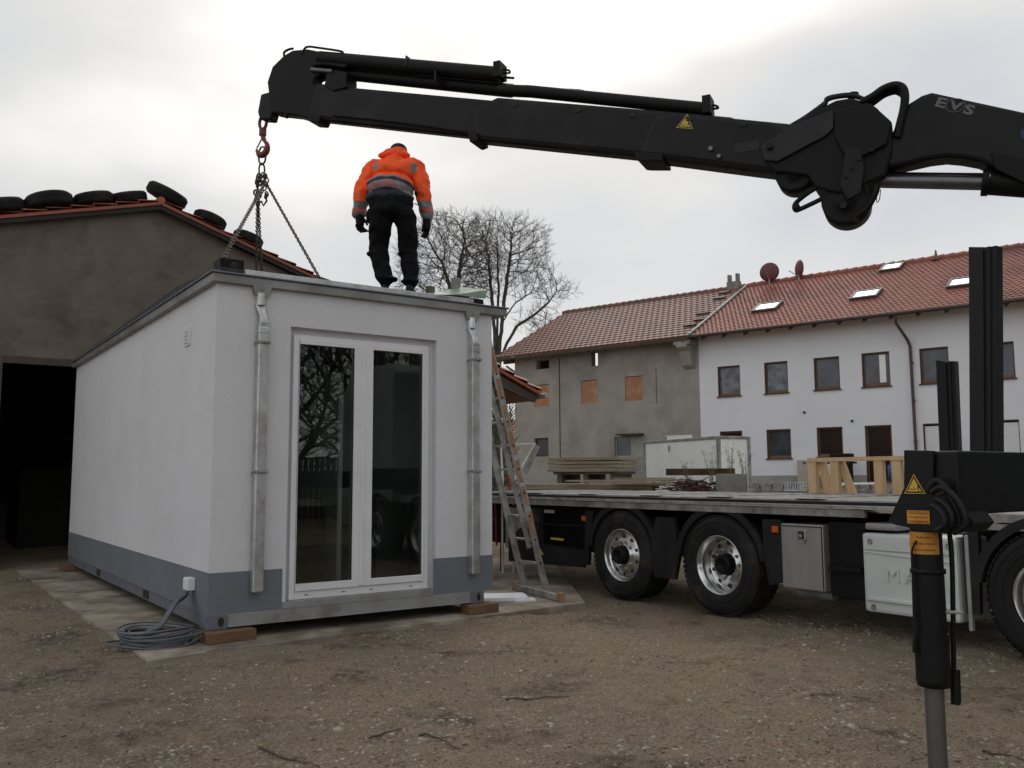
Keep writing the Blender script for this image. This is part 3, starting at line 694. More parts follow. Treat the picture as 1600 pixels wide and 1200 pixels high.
# white house
wh = thing('white_farmhouse', 'long white rendered house with red tiled roof and brown windows', 'house', HF)
XW0, XW1 = -2.93, 15.5
win = [(-2.07, -1.07, 4.72, 6.0, 'pane_curtain'), (0, .98, 4.72, 6.0, 'pane_curtain'), (2.05, 3.05, 4.73, 6.01, 'pane'), (3.9, 4.92, 4.73, 6.03, 'pane'), (5.98, 6.96, 4.71, 6.02, 'pane'), (8.05, 9.06, 4.72, 6.0, 'pane'), (10.2, 11.2, 4.72, 6.0, 'pane'), (12.3, 13.3, 4.72, 6.0, 'pane'),
       (-2.05, -1.05, 1.9, 3.24, 'pane_brown'), (0.0, 1.01, 2.07, 3.24, 'pane'), (2.06, 3.06, 2.1, 3.25, 'pane_brown'), (3.9, 4.87, 1.05, 3.25, 'pane_brown'), (5.97, 6.97, 1.2, 3.24, 'white'), (8.06, 9.07, 1.2, 3.27, 'white'), (10.2, 11.2, 1.9, 3.25, 'pane')]
b = B(); wall_holes(b, XW0, XW1, 1.375, rz_at(0)-.12, [(w_[0], w_[1], w_[2], w_[3]) for w_ in win if w_[2] > 1.38]+[(3.9, 4.87, 1.375, 3.25), (5.97, 6.97, 1.375, 3.24), (8.06, 9.07, 1.375, 3.27)])
yb_ = 2*RYD-EY-.8
b.prism([(.35, .3), (yb_, .3), (yb_, EZ-.1), (RYD, RZ-.12), (.35, rz_at(.35)-.12)], XW1-.3, XW1, 'yz')
b.prism([(.35, .3), (yb_, .3), (yb_, EZ-.1), (RYD, RZ-.12), (.35, rz_at(.35)-.12)], XW0+.02, XW0+.3, 'yz')
b.box(XW0, XW1, yb_, yb_+.3, .3, EZ-.1)
wall = b.build('wall', 'housewhite', wh)
b = B(); wall_holes(b, XW0, XW1, .2, 1.373, [(3.9, 4.87, 1.05, 1.373), (5.97, 6.97, 1.2, 1.373), (8.06, 9.07, 1.2, 1.373)], y0=-.02); b.build('plinth', 'plinth', wh)
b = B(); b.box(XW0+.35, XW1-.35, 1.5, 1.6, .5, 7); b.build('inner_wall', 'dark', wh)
for (x0, x1, z0, z1, pm) in win:
    b = B(); y0 = .06; fw = .09
    if pm == 'white':
        fw = .045
    mtn = 'framewood'
    b.box(x0, x0+fw, y0, y0+.08, z0, z1); b.box(x1-fw*.7, x1, y0, y0+.08, z0, z1); b.box(x0+fw, x1-fw*.7, y0, y0+.08, z1-fw*.9, z1); b.box(x0+fw, x1-fw*.7, y0, y0+.08, z0, z0+fw*1.2)
    wo_ = b.build('window', 'framewood' if pm != 'white' else 'framedark', wh)
    b = B(); b.box(x0-.0, x1+.0, -.005, .055, z1-.045, z1-.001); b.box(x0+.001, x0+.045, -.004, .055, z0, z1-.046); b.build('shutter_rail', 'framedark', wo_)
    if z0 > 1.5: b = B(); b.box(x0-.05, x1+.05, -.07, .05, z0-.045, z0-.002); b.build('sill', 'framedark', wo_)
    b = B()
    if pm == 'white':
        n_ = int((z1-z0)/.09)
        for k in range(n_): b.box(x0+fw+.002, x1-fw*.7-.002, y0+.0+.01*(k % 2)*.3, y0+.05, z0+.11+k*(z1-z0-.2)/n_, z0+.105+(k+1)*(z1-z0-.2)/n_)
        b.build('roller_shutter', 'white', wo_)
    else:
        b.box(x0+fw+.001, x1-fw*.7-.001, y0+.035, y0+.05, z0+fw*1.2+.001, z1-fw*.9-.001); b.build('pane', pm, wo_)
        if pm == 'pane_brown' and z0 < 1.5: 
            b = B(); b.box(x0+fw, x1-fw*.7, y0+.01, y0+.03, 1.9, 1.98); b.build('rail', 'framedark', wo_)
    if (x0, z0) == (3.9, 4.73): b = B(); b.box(x0+.62, x0+.85, y0+.028, y0+.034, z0+.14, z1-.1); b.build('curtain', 'boxwhite', wo_)
b = B(); tiles(b, (XW0, EY, EZ), (1, 0, 0), es_, XW1-XW0+.5, SL, tw=.20, th=.215, lift=.03, wave=.022, sub=2, seed=9, stag=True)
tiles(b, (XW1+.5, 2*RYD-EY, EZ), (-1, 0, 0), Vector((0, -(RYD-EY), RZ-EZ)), XW1-XW0+.5, SL, tw=.6, th=.7, sub=2, seed=10)
rfo = b.build('roof', 'tile_new', wh)
b = B()
for i in range(47): b.tube([(XW0+i*.4, RYD, RZ+.04), (XW0+(i+1)*.4+.03, RYD, RZ+.07)], [.12, .14], 8)
b.build('ridge_cap', 'tile_new', rfo)
b = B(); b.box(XW0-.06, XW0+.05, 0, SL, .03, .12)
T = Matrix.Translation((0, EY, EZ)) @ Matrix.Rotation(math.atan2(RZ-EZ, RYD-EY), 4, 'X')
b.v = [tuple(T @ Vector(p)) for p in b.v]; b.build('verge_flashing', 'alu_dull', rfo)
def skylight(x, s0, w_, h_, dark=False):
    f = B(); f.box(x-.09, x+w_+.09, s0-.12, s0, .03, .16); f.box(x-.09, x+w_+.09, s0+h_, s0+h_+.12, .03, .16); f.box(x-.09, x, s0, s0+h_, .03, .16); f.box(x+w_, x+w_+.09, s0, s0+h_, .03, .16)
    f.v = [tuple(T @ Vector(p)) for p in f.v]; o = f.build('skylight', 'skylight', rfo)
    g = B(); g.box(x+.001, x+w_-.001, s0+.001, s0+h_-.001, .07, .14); g.v = [tuple(T @ Vector(p)) for p in g.v]; g.build('skylight_pane', 'skypane', rfo)
nR = (HF.to_3x3() @ Vector((0, -(RZ-EZ), RYD-EY))).normalized(); PE = HF @ Vector((0, EY, EZ))
def roofpt(px, py):
    q = HF.inverted() @ onpl(px, py, PE, nR); return q.x, (q.y-EY)*SL/(RYD-EY)
for (pl, pr, wd_) in (((1174, 491), (1232, 475), 0), ((1327, 472), (1388, 456), 0), ((1373, 428), (1402, 417), 0), ((1478, 454), (1522, 438), 0)):
    x0, s0 = roofpt(*pl); x1, s1 = roofpt(*pr); skylight(x0+.1, s0+.1, max(.7, .75*(x1-x0)-.1), max(.8, s1-s0-.1))
# ornamental vent on roof
x0, s0 = roofpt(1463, 408); b = B(); b.lathe([(0, .16), (.12, .13), (.2, .06), (.42, .03), (.44, .0)], T @ Vector((x0, s0, .05)), 'z', 10); b.build('roof_vent', 'framewood', rfo)
# gutter + rafters + downpipe
b = B(); b.tube([(XW0, EY-.07, EZ-.05), (XW1+.5, EY-.07, EZ-.06)], .07, 10); gt = b.build('gutter', 'framedark', wh)
b = B(); b.tube([(5.42, EY-.05, EZ-.1), (5.43, EY, EZ-.4), (5.62, -.12, EZ-.95), (5.70, -.1, EZ-1.2), (5.72, -.1, 1.1)], .055, 10); 
for z in (5.5, 4.1, 2.6): b.tube([(5.72, -.1, z-.04), (5.72, -.1, z+.04)], .07, 10)
b.build('drainpipe', 'drain', wh)
b = B()
for i in range(20): x = XW0+.5+i*.95; b.prism([(EY+.04, EZ-.12), (.0, rz_at(0)-.14), (.0, rz_at(0)-.27), (EY+.04, EZ-.22)], x, x+.1, 'yz')
b.build('rafter', 'darkwood', wh)
for (x, z, r_) in ((1.6, 3.87, .05), (3.45, 3.45, .05)):
    b = B(); b.cyl((x, -.05, z), (x, 0, z), r_, 10); b.build('wall_hole', 'ink', wh)

# grey house
gh = thing('grey_farmhouse', 'old grey rendered farm building with weathered tile roof and boarded windows', 'house', HF)
XG0, XG1 = -13.1, -2.935
bo = [(-11.87, -10.98, 4.81, 5.88), (-9.08, -8.16, 4.81, 5.90), (-6.67, -5.76, 4.79, 5.91)]
dk = [(-11.89, -11.04, 2.35, 3.25), (-7.28, -6.41, 2.24, 3.17), (-8.48, -8.12, 6.55, 7.2), (-11.75, -10.95, 6.65, 7.1)]
b = B(); wall_holes(b, XG0, XG1, .2, rz_at(0)-.14, bo+dk)
b.prism([(.35, .3), (yb_, .3), (yb_, 6), (.35, 6)], XG0, XG0+.3, 'yz'); b.box(XG0, XG1, yb_, yb_+.3, .3, 5.5)
b.build('wall', 'greyrender', gh)
b = B(); b.box(XG0+.35, XG1-.02, 1.5, 1.6, .5, 5.6); b.box(-12.2, -10.6, .8, .9, 5.7, 7.3); b.build('inner_wall', 'dark', gh)  # second box: added dark panel blocking the sky behind the upper opening
for h in bo:
    b = B(); b.box(h[0]+.005, h[1]-.005, .03, .10, h[2]+.005, h[3]-.03); b.build('boarded_window', 'boardorange', gh)
for h, mt_ in ((dk[0], 'pane_brown'), (dk[1], 'pane')):
    b = B(); f_ = .07; b.box(h[0], h[0]+f_, .1, .18, h[2], h[3]); b.box(h[1]-f_, h[1], .1, .18, h[2], h[3]); b.box(h[0]+f_, h[1]-f_, .1, .18, h[3]-f_, h[3]); b.box(h[0]+f_, h[1]-f_, .1, .18, h[2], h[2]+f_)
    wo_ = b.build('window', 'plinth' if mt_ == 'pane' else 'framedark', gh)
    b = B(); b.box(h[0]+f_+.001, h[1]-f_-.001, .13, .15, h[2]+f_+.001, h[3]-f_-.001); b.build('pane', mt_, wo_)
b = B(); b.box(-6.38, -5.78, -.03, 0-.001, 2.2, 3.15); b.build('shutter', 'plinth', gh)
b = B(); b.box(-6.9, -5.7, -.5, 0, 3.22, 3.28); b.build('window_canopy', 'framedark', gh)
b = B(); b.box(-4.55, -3.35, -.02, -.001, 2.4, 3.1); b.box(-4.6, -3.3, -.04, -.001, 3.1, 3.14); b.build('white_shutter', 'boxwhite', gh)
b = B(); b.box(-10.35, -10.32, -.03, 0, 2, 7.1); b.box(-5.05, -5.03, -.012, 0, 4.6, 6.2); b.build('wall_cable', 'ink', gh)
# bracket corbel at the party wall
b = B(); b.prism([(EY+.05, EZ-.1), (0, EZ-.1), (0, 6.0), (-.25, 6.15), (-.5, 6.75), (EY+.05, 6.9)], -3.62, -3.12, 'yz'); b.box(-3.75, -3.0, EY+.06, 0, EZ-.32, EZ-.12); b.build('eave_corbel', 'greyrender', gh)
b = B(); x_ = -13.85
tiles(b, (x_, EY, EZ), (1, 0, 0), es_, XW0-x_-.07, SL, tw=.30, th=.345, lift=.034, wave=.02, sub=2, seed=19, stag=True)
tiles(b, (XW0-.07, 2*RYD-EY, EZ), (-1, 0, 0), Vector((0, -(RYD-EY), RZ-EZ)), 4.5, SL, tw=.6, th=.7, sub=2, seed=10)
tiles(b, (-10.2, 2*RYD-EY, EZ), (-1, 0, 0), Vector((0, -(RYD-EY), RZ-EZ)), -x_-10.2, SL, tw=.6, th=.7, sub=2, seed=12)
rg = b.build('roof', 'tile_old', gh)
b = B()
for i in range(27): b.tube([(x_+i*.4, RYD, RZ+.03), (x_+(i+1)*.4+.03, RYD, RZ+.06)], [.11, .13], 8)
b.build('ridge_cap', 'tile_old', rg)
b = B()
for i in range(11): x = x_+.5+i; b.prism([(EY+.04, EZ-.12), (.0, rz_at(0)-.14), (.0, rz_at(0)-.27), (EY+.04, EZ-.22)], x, x+.12, 'yz')
b.box(x_+.02, XW0-.1, EY+.02, EY+.06, EZ-.16, EZ-.05)
b.tube([(-13.9, 0.1, 6.6), (-12.9, .1, 6.0)], .06, 6); b.tube([(-13.8, .1, 5.9), (-13.0, .1, 6.7)], .05, 6); b.tube([(-13.8, .2, 7.0), (-13.0, .2, 6.5)], .05, 6)
b.box(-13.85, -13.1, .0, .15, 7.1, 7.4)
b.build('rafter', 'darkwood', gh)
# chimney
x0, s0 = roofpt(1163, 449)
b = B(); cx = -3.5
b.box(cx-.42, cx+.20, RYD-.15, RYD+.2, RZ-.6, RZ+.35); b.bbox(cx-.40, cx-.25, RYD-.1, RYD+.15, RZ+.351, RZ+.72, .03); b.bbox(cx+.02, cx+.17, RYD-.1, RYD+.15, RZ+.351, RZ+.74, .03)
b.build('chimney', 'block_grey', rg)
# roof hatches near the party wall
for (s0, x0) in ((SL*.88, -4.1), (SL*.75, -4.0), (SL*.42, -3.9), (SL*.18, -3.8), (SL*.28, -3.6)):
    b = B(); b.box(x0, x0+.6, s0, s0+.18, .06, .12)
    b.v = [tuple(T @ Vector(p)) for p in b.v]; b.build('roof_hatch', 'framedark', rg)
# satellite dishes
def dish(px, py, r_, face, lab):
    n_ = (HF.to_3x3() @ Vector((0, 1, 0))); P = onpl(px, py, HF @ Vector((0, RYD-.35, 0)), n_); q = HF.inverted() @ P
    zb = rz_at(q.y)
    t = thing('satellite_dish', lab, 'satellite dish', HF @ Matrix.Translation((q.x, q.y, zb)), 'satellite dishes on the white house roof')
    h = q.z-zb; b = B(); R_ = Matrix.Rotation(rad(face), 4, 'Z')
    for_ = [(.10*(1-(a/6)**2)-.1, r_*a/6) for a in range(7)]
    b.lathe([(-.12+.14*(a/6)**2, r_*a/6+.001) for a in range(7)], (0, 0, 0), 'y', 28)
    b.v = [tuple(R_ @ Vector((p[0], p[1], p[2]))+Vector((0, 0, h))) for p in b.v]
    o = b.build('reflector', 'dish', t); md = o.modifiers.new('s', 'SOLIDIFY'); md.thickness = .02
    b = B(); b.tube([(0, -.03, .0), (0, -.03, h)], .03, 8); b.tube([tuple(R_ @ Vector((0, 0, 0))+Vector((0, 0, h-r_*.9))), tuple(R_ @ Vector((0, -.5, 0))+Vector((0, 0, h-.1)))], .018, 6); b.build('mast', 'galv', t)
dish(1202, 425, .46, 8, 'larger round dark red satellite dish, nearer the chimney'); dish(1248, 420, .42, -42, 'narrower dark red satellite dish turned sideways, further from the chimney')

# ------------------------------------------------------------------ bare trees (space colonisation)
def bare_tree(name, base, trunk_pts, blobs, seed, label, mtx, step=.55, n=2600, infl=5.5, kill=.75, iters=75, tip=.016, twigs=3, group=None):
    rnd = random.Random(seed); att = []
    tot = sum(bb[1][0]*bb[1][1]*bb[1][2] for bb in blobs)
    for c, r in blobs:
        for _ in range(int(n*r[0]*r[1]*r[2]/tot)):
            while True:
                p = Vector((rnd.uniform(-1, 1), rnd.uniform(-1, 1), rnd.uniform(-1, 1)))
                if .12 < p.length < 1: break
            att.append(Vector((c[0]+p.x*r[0], c[1]+p.y*r[1], c[2]+p.z*r[2])))
    nodes = []; par = []
    for chain in trunk_pts:
        last = (MAIN if isinstance(chain[0], int) else None)
        pts = [Vector(p) for p in (chain[1:] if last is not None else chain)]
        if last is not None: pts = [nodes[last].copy()]+pts; pi = last
        else: nodes.append(pts[0].copy()); par.append(-1); pi = len(nodes)-1
        for a, c in zip(pts, pts[1:]):
            k = max(1, int((c-a).length/step))
            for i in range(1, k+1): nodes.append(a.lerp(c, i/k)+Vector((rnd.uniform(-.03, .03), rnd.uniform(-.05, .05), 0))); par.append(pi); pi = len(nodes)-1
        if last is None: MAIN = pi
    alive = att; grown = {}
    for it in range(iters):
        kd = kdtree.KDTree(len(nodes))
        for i, p in enumerate(nodes): kd.insert(p, i)
        kd.balance(); acc = {}; keep = []
        for a in alive:
            co, i, d = kd.find(a)
            if d < kill: continue
            keep.append(a)
            if d < infl: acc.setdefault(i, []).append((a-co).normalized())
        alive = keep
        if not acc: break
        grew = False
        for i, ds in acc.items():
            if grown.get(i, 0) >= 3: continue
            grown[i] = grown.get(i, 0)+1; grew = True
            d = sum(ds, Vector()); 
            if d.length < .05: d = Vector((rnd.uniform(-1, 1), rnd.uniform(-1, 1), rnd.uniform(-1, 1)))
            d.normalize()
            if par[i] >= 0: d = (d + (nodes[i]-nodes[par[i]]).normalized()*.45 + Vector((0, 0, .10)) + Vector((rnd.uniform(-.12, .12), rnd.uniform(-.12, .12), rnd.uniform(-.12, .12)))).normalized()
            nodes.append(nodes[i]+d*step); par.append(i)
        if not grew: break
        if len(nodes) > 15000: break
    N = len(nodes); kids = [0]*N; area = [0.0]*N
    for i in range(N-1, -1, -1):
        if area[i] == 0: area[i] = tip**2.0
        if par[i] >= 0: area[par[i]] += area[i]; kids[par[i]] += 1
    R_ = [a**(1/2.0) for a in area]
    t = thing(name, label, 'tree', mtx, group)
    bt, bc = B(), B()
    def seg(b, a, c, ra, rc, k):
        d = (c-a).normalized(); x = d.cross(Vector((.3, .1, 1))).normalized(); y = d.cross(x)
        vs = [a+(x*math.cos(q)+y*math.sin(q))*ra for q in [2*math.pi*j/k for j in range(k)]]+[c+(x*math.cos(q)+y*math.sin(q))*rc for q in [2*math.pi*j/k for j in range(k)]]
        b.add(vs, [(j, (j+1) % k, k+(j+1) % k, k+j) for j in range(k)], True)
    for i in range(N):
        if par[i] < 0: continue
        a, c = nodes[par[i]], nodes[i]; big = R_[i] > .055
        seg(bt if big else bc, a, c, min(R_[par[i]], R_[i]*1.35), R_[i], 7 if big else 3)
    for i in range(N):
        if R_[i] > .05: continue
        d0 = (nodes[i]-nodes[par[i]]).normalized() if par[i] >= 0 else Vector((0, 0, 1))
        for _ in range(twigs if kids[i] == 0 else 2):
            p = nodes[i]; d = (d0+Vector((rnd.uniform(-.8, .8), rnd.uniform(-.8, .8), rnd.uniform(-.5, .9)))).normalized(); L = rnd.uniform(.25, .7)
            q = p+d*L; seg(bc, p, q, tip*.7, tip*.4, 3)
            for _ in range(2):
                d2 = (d+Vector((rnd.uniform(-.8, .8), rnd.uniform(-.8, .8), rnd.uniform(-.5, .8)))).normalized(); m_ = p.lerp(q, rnd.uniform(.3, .9)); seg(bc, m_, m_+d2*L*.6, tip*.5, tip*.3, 3)
    bt.build('trunk', 'bark', t); bc.build('crown', 'twig', t)
    return t
YT = 52.0; sT = YT/FPX
def tp(px, py, dy=0): return ((px-800)*sT*1.0, dy, EYE+(744-py)*sT)
Tm = Matrix.Translation((0, YT, 0))
def rel(px0): return lambda px, py, dy=0: Vector(tp(px, py, dy))-Vector(((px0-800)*sT, 0, 0))
r1 = rel(712)
bare_tree('bare_tree', None, [[r1(716, 780), r1(716, 560), r1(713, 490)], [-1, r1(700, 440), r1(690, 405)], [-1, r1(716, 430), r1(722, 385)], [-1, r1(690, 470), r1(672, 455)], ],
          [(r1(700, 400, 0), (3.3, 3.2, 2.7)), (r1(712, 365, 0), (2.2, 2.6, 1.5)), (r1(660, 440), (1.9, 2, 1.6)), (r1(740, 420), (1.0, 2, 2.2)), (r1(672, 500), (1.6, 2, .9))], 11,
          'bare tree with a broad crown right behind the worker on the roof', Matrix.Translation(((712-800)*sT, YT, 0)), n=4200, step=.33, kill=.40, infl=3.6, iters=110, tip=.0112, twigs=4)
r2 = rel(782)
bare_tree('bare_tree', None, [[r2(774, 780), r2(775, 560), r2(773, 515), r2(768, 455), r2(764, 400)], [r2(779, 780), r2(780, 545), r2(787, 480), r2(793, 430), r2(799, 385)], [r2(776, 600), r2(777, 520), r2(779, 450), r2(778, 400)], [r2(780, 570), r2(792, 535), r2(808, 508), r2(838, 488), r2(858, 470), r2(872, 452)], [r2(786, 500), r2(806, 470), r2(830, 455)]],
          [(r2(765, 375), (1.9, 2.4, 1.7)), (r2(808, 385), (2.1, 2.6, 1.9)), (r2(770, 425), (2.1, 2.2, 1.8)), (r2(822, 425), (2.0, 2.0, 1.5)), (r2(862, 452), (1.4, 1.6, .9)), (r2(840, 500), (1.5, 1.6, .8))], 23,
          'bare many stemmed tree rising behind the right end of the cabin roof', Matrix.Translation(((782-800)*sT, YT, 0)), n=5200, step=.33, kill=.40, infl=3.4, iters=110, tip=.0112, twigs=4)
# the top of another tree beyond the white roof
r3 = lambda z, x=0: Vector((x, 0, z))
bt4 = bare_tree('bare_tree', None, [[r3(0), r3(10)]], [(Vector((0, 0, 14)), (3.4, 3.2, 3.6))], 31, 'bare tree top just showing above the white house ridge', Matrix.Translation((39.6, 65, .9)), n=500, step=.7, kill=.9, infl=6)
# trees behind the photographer, mirrored in the glass door
bb0 = bare_tree('bare_tree', None, [[r3(0), r3(1.6)]], [(Vector((0, 0, 5.6)), (3.6, 3.6, 4.2)), (Vector((.8, .6, 3.6)), (3.2, 3, 2.2))], 41, 'bare tree mirrored in the left door pane', Matrix.Translation((13.5, .5, 0)), n=2600, step=.42, kill=.5, infl=6, group='trees behind the photographer')
for k, (x, y, rz, lab) in enumerate(((17, -5, 70, 'bare tree mirrored between the two door panes'), (11, -6, 160, 'bare tree mirrored in the right door pane'), (21, -1, 230, 'bare tree mirrored faintly high in the right door pane'), (15, 4.5, 300, 'bare tree mirrored at the inner edge of the right door pane'))):
    copy_thing(bb0, Matrix.Translation((x, y, 0)) @ Matrix.Rotation(rad(rz), 4, 'Z'), lab)
fe = thing('added_fence', 'dark board fence added out of view to darken the low door reflections', 'fence', frame((19, 1), 58+180))  # added unseen fence; darkens the lower part of the pane reflections
for k in range(14):
    b = B(); b.box(-14+k*2.0, -13.9+k*2.0, .02, .12, 0, 2.2); b.build('fence_post', 'darkwood', fe)
b = B()
for k in range(150): b.box(-14+k*.18, -13.835+k*.18, -.012, .012, .05, 2.05+.05*noisev(k*3.1, 1)); 
b.build('board_panel', 'darkwood', fe)
# ------------------------------------------------------------------ shed with tiled roof right of the cabin
g_ = aty(845, 613, 15.5); SF = frame((g_.x, g_.y), 35, 0)
sh = thing('lean_to_shed', 'low tiled lean-to with grey gutter seen between cabin and ladder', 'shed', SF)
b = B(); sz = g_.z
tiles(b, (0, 0, sz), (0, 1, 0), Vector((-1, 0, .42)), 1.6, 2.2, tw=.3, th=.33, lift=.05, wave=.05, sub=4, seed=3); b.build('roof', 'tile_barn', sh)
b = B(); b.tube([(.06, -.1, sz-.06), (.06, 1.7, sz-.05)], .05, 10); b.build('gutter', 'galv', sh)
b = B(); b.prism([(-2.0, sz+.62), (-.02, sz-.10), (-.02, sz-.14), (-2.0, sz+.2)], .12, 1.55); b.build('rafter', 'framewood', sh)
b = B(); b.prism([(-2.1, sz+.78), (-.02, sz-.08), (-.1, sz-.18), (-2.1, sz+.5)], .05, .1); b.build('barge_board', 'darkwood', sh)
b = B(); b.box(-2.05, -1.9, .15, 1.5, 0, sz+.6); b.box(-.55, -.48, 1.45, 1.52, 0, sz-.1); b.build('post', 'darkwood', sh)
# distant cottage seen under it
d_ = aty(776, 672, 62)
ct = thing('distant_cottage', 'distant cottage with red roof glimpsed between cabin wall and ladder', 'house', Matrix.Translation((d_.x-3.0, d_.y, .6)))
b = B(); b.box(-4, 4.3, 0, 5, 0, 3.2); b.build('wall', 'plinth', ct)
b = B(); tiles(b, (-4.5, -.4, 3.2), (1, 0, 0), Vector((0, 2.6, 1.6)), 9.2, 3.3, tw=.4, th=.4, sub=2, seed=8); b.box(-4.4, 4.6, 2.3, 2.5, 3.1, 4.6); b.build('roof', 'tile_new', ct)
b = B(); b.box(2.6, 3.6, -.03, -.001, 1.4, 2.6); b.build('window', 'pane', ct)
# scrub between
b = B(); rnd = random.Random(17)
for k in range(1900):
    x, y = rnd.uniform(-1, 1), rnd.uniform(-1, 1); p = Vector((x*.62-.1, y, rnd.random()**1.4*3.4)); d = Vector((rnd.uniform(-1, 1), rnd.uniform(-1, 1), rnd.uniform(.2, 1.4)))*.35
    b.tube([p, p+d], [.016, .006], 3, cap=False)
tag(b.build('bare_bush', 'weed', None, Matrix.Translation((-.55, 24, .5))), 'tangled bare bush seen between cabin wall and ladder', 'bush')

# ------------------------------------------------------------------ white box trailer and yard goods
n60 = Vector((math.cos(rad(-60)), 0, 0))
Cn = aty(1122, 681, 21.0); zt = Cn.z; gnd = gz(Cn.x, Cn.y)
XF = frame((Cn.x, Cn.y), 22, 0)
bx = thing('box_body', 'white panelled box body with grey corner trim parked before the houses', 'box trailer', XF)
Ul = Vector((-math.sin(rad(22)), math.cos(rad(22)), 0)); Vr = Vector((math.cos(rad(22)), math.sin(rad(22)), 0))
lenL = (onpl(1007, 690, Cn, Vr)-Cn).dot(Ul); lenR = (onpl(1170, 684, Cn, Ul)-Cn).dot(Vr)
b = B(); b.box(0, lenR, 0, lenL, .55, zt-.05); b.build('panel', 'boxwhite', bx)
b = B()
b.box(-.03, .05, -.03, .05, .5, zt); b.box(lenR-.05, lenR+.03, -.03, .05, .5, zt-.01); b.box(-.03, .05, lenL-.05, lenL+.03, .5, zt-.01)
b.box(.05, lenR-.05, -.025, .05, zt-.07, zt); b.box(-.025, .05, .05, lenL-.05, zt-.07, zt); b.box(.05, lenR-.05, -.025, .05, .5, .6); b.box(-.025, .05, .05, lenL-.05, .5, .6)
edge_soft(b.build('corner_trim', 'alu_dull', bx), .01)
for yy in (lenL*.3, lenL*.6):
    b = B(); b.lathe([(-.1, .0), (-.1, .2), (-.08, .33), (.1, .33), (.12, .2), (.12, 0)], (.1, yy, .33+.2), 'x', 20); b.build('wheel', 'rubber', bx)
b = B(); b.tube([(-.04, lenL*.62, zt-.16), (-.04, lenL*.62, zt-.32)], .015, 6); b.build('latch', 'ink', bx)

def plank_stack(name, label, fr, L, Wd, layers, m, th=.045, seed=1, cols=4, jit=.05):
    rnd = random.Random(seed); b = B()
    for k in range(layers):
        for c in range(cols):
            w_ = Wd/cols; j = rnd.uniform(-jit, jit); l2 = L*(1-rnd.random()*.06)
            b.mi = 0 if rnd.random() < .7 else 1
            b.box(-l2/2+j, l2/2+j, -Wd/2+c*w_+.006, -Wd/2+(c+1)*w_-.006, k*(th+.004), k*(th+.004)+th)
    return tag(b.build(name, m, None, fr), label, 'stack of boards')
# shuttering panels on a pallet
q = aty(926, 735, 22); gq = gz(q.x, q.y)
zz = lambda py, Y: EYE+(743-py)*Y/FPX
zb_ = zz(737, 22)
pal = thing('pallet', 'grey wooden pallet under the stack of shuttering panels', 'pallet', frame((q.x+.05, q.y), -28, gq))
b = B()
hgt = zb_-gq
b.box(-.85, .85, -.6, .6, 0, hgt-.30); b.build('timber_bearer', 'lumberdark', pal)
b = B()
for c in (-.7, 0, .7): b.box(c-.06, c+.06, -.58, .58, hgt-.30, hgt-.06)
b.box(-.85, .85, -.6, .6, hgt-.06, hgt); b.build('deck_board', 'lumberdark', pal)
sp = thing('panel_stack', 'stack of yellowish shuttering panels on a pallet before the grey house', 'stack of panels', frame((q.x, q.y), -28, zb_+.002))
for k in range(4):
    b = B(); b.bbox(-.95+.03*(k % 2), .93+.03*(k % 2), -.62, .62, k*.092, k*.092+.07, .004)
    for c in range(9): b.box(-.9+c*.21, -.88+c*.21, -.622, -.6205, k*.092+.008, k*.092+.062)
    b.build('panel', 'lumber', sp)
q = aty(905, 753, 15.6)
plank_stack('board_stack', 'long loose boards stacked low behind the truck deck', frame((q.x, q.y+.0), 8, zz(762, 15.6)-.06), 2.6, .9, 3, ['lumber', 'lumberdark'], seed=4, jit=.18)
q = aty(1000, 750, 15.0)
b = B(); b.box(-1.1, 1.0, -.08, .08, 0, .03); b.box(-.2, .9, .1, .24, .032, .06); b.box(-.8, .7, -.3, -.16, -.045, -.005)
tag(b.build('loose_plank', 'lumber', None, frame((q.x-.2, q.y), 14, zz(752, 15))), 'pale plank resting across the low board stack', 'plank')
q = aty(900, 760, 15.5); gq = gz(q.x, q.y)
tr = thing('board_trestle', 'dark timber bearers carrying the low board stack', 'trestle', frame((q.x, q.y), 8, gq))
zt2 = zz(762, 15.6)-.062-gq
for k in (-1.0, 0.1, 1.1):
    b = B(); b.box(k-.08, k+.08, -.45, .45, zt2-.12, zt2); b.box(k-.07, k+.07, -.4, -.28, 0, zt2-.12); b.box(k-.07, k+.07, .28, .4, 0, zt2-.12); b.build('bearer', 'lumberdark', tr)
# brush heap with beam and concrete block
q = aty(1100, 748, 17); gq = gz(q.x, q.y)
zb1 = zz(765, 17)
hp_ = thing('masonry_pile', 'low pile of grey concrete blocks carrying brushwood behind the truck', 'block pile', frame((q.x, q.y), -20, gq))
for k in range(3):
    b = B(); b.bbox(-1.0, 1.0, -.5, .5, k*.3, k*.3+.295, .01); b.build('block_course', 'block_grey', hp_)
b = B(); b.bbox(-.28, .30, -.25, .25, 0, zz(741, 17)-gq-.9, .015); tag(b.build('concrete_block', 'block_grey', None, frame((q.x+.5, q.y-.1), -15, gq+.9)), 'grey concrete block beside the heap of brushwood', 'concrete block')
b = B(); b.box(-.65, .65, -.08, .08, 0, .13)
tag(b.build('timber_beam', 'beam', None, frame((q.x-.05, q.y+.1), -8, zz(743, 17))), 'dark brown beam laid over the heap of brushwood', 'beam')
b = B(); rnd = random.Random(8)
for k in range(230):
    a = rnd.uniform(-.5, .5)+(math.pi if rnd.random() < .5 else 0); p = Vector((rnd.gauss(-.15, .28), rnd.uniform(-.3, .3), rnd.random()**2*.33))
    d = Vector((math.cos(a)*rnd.uniform(.2, .55), rnd.uniform(-.2, .2), rnd.uniform(-.12, .12)))
    m_ = p+d*.5+Vector((0, 0, rnd.uniform(-.03, .06))); b.tube([p, m_, p+d], [.013, .011, .006], 4, cap=False)
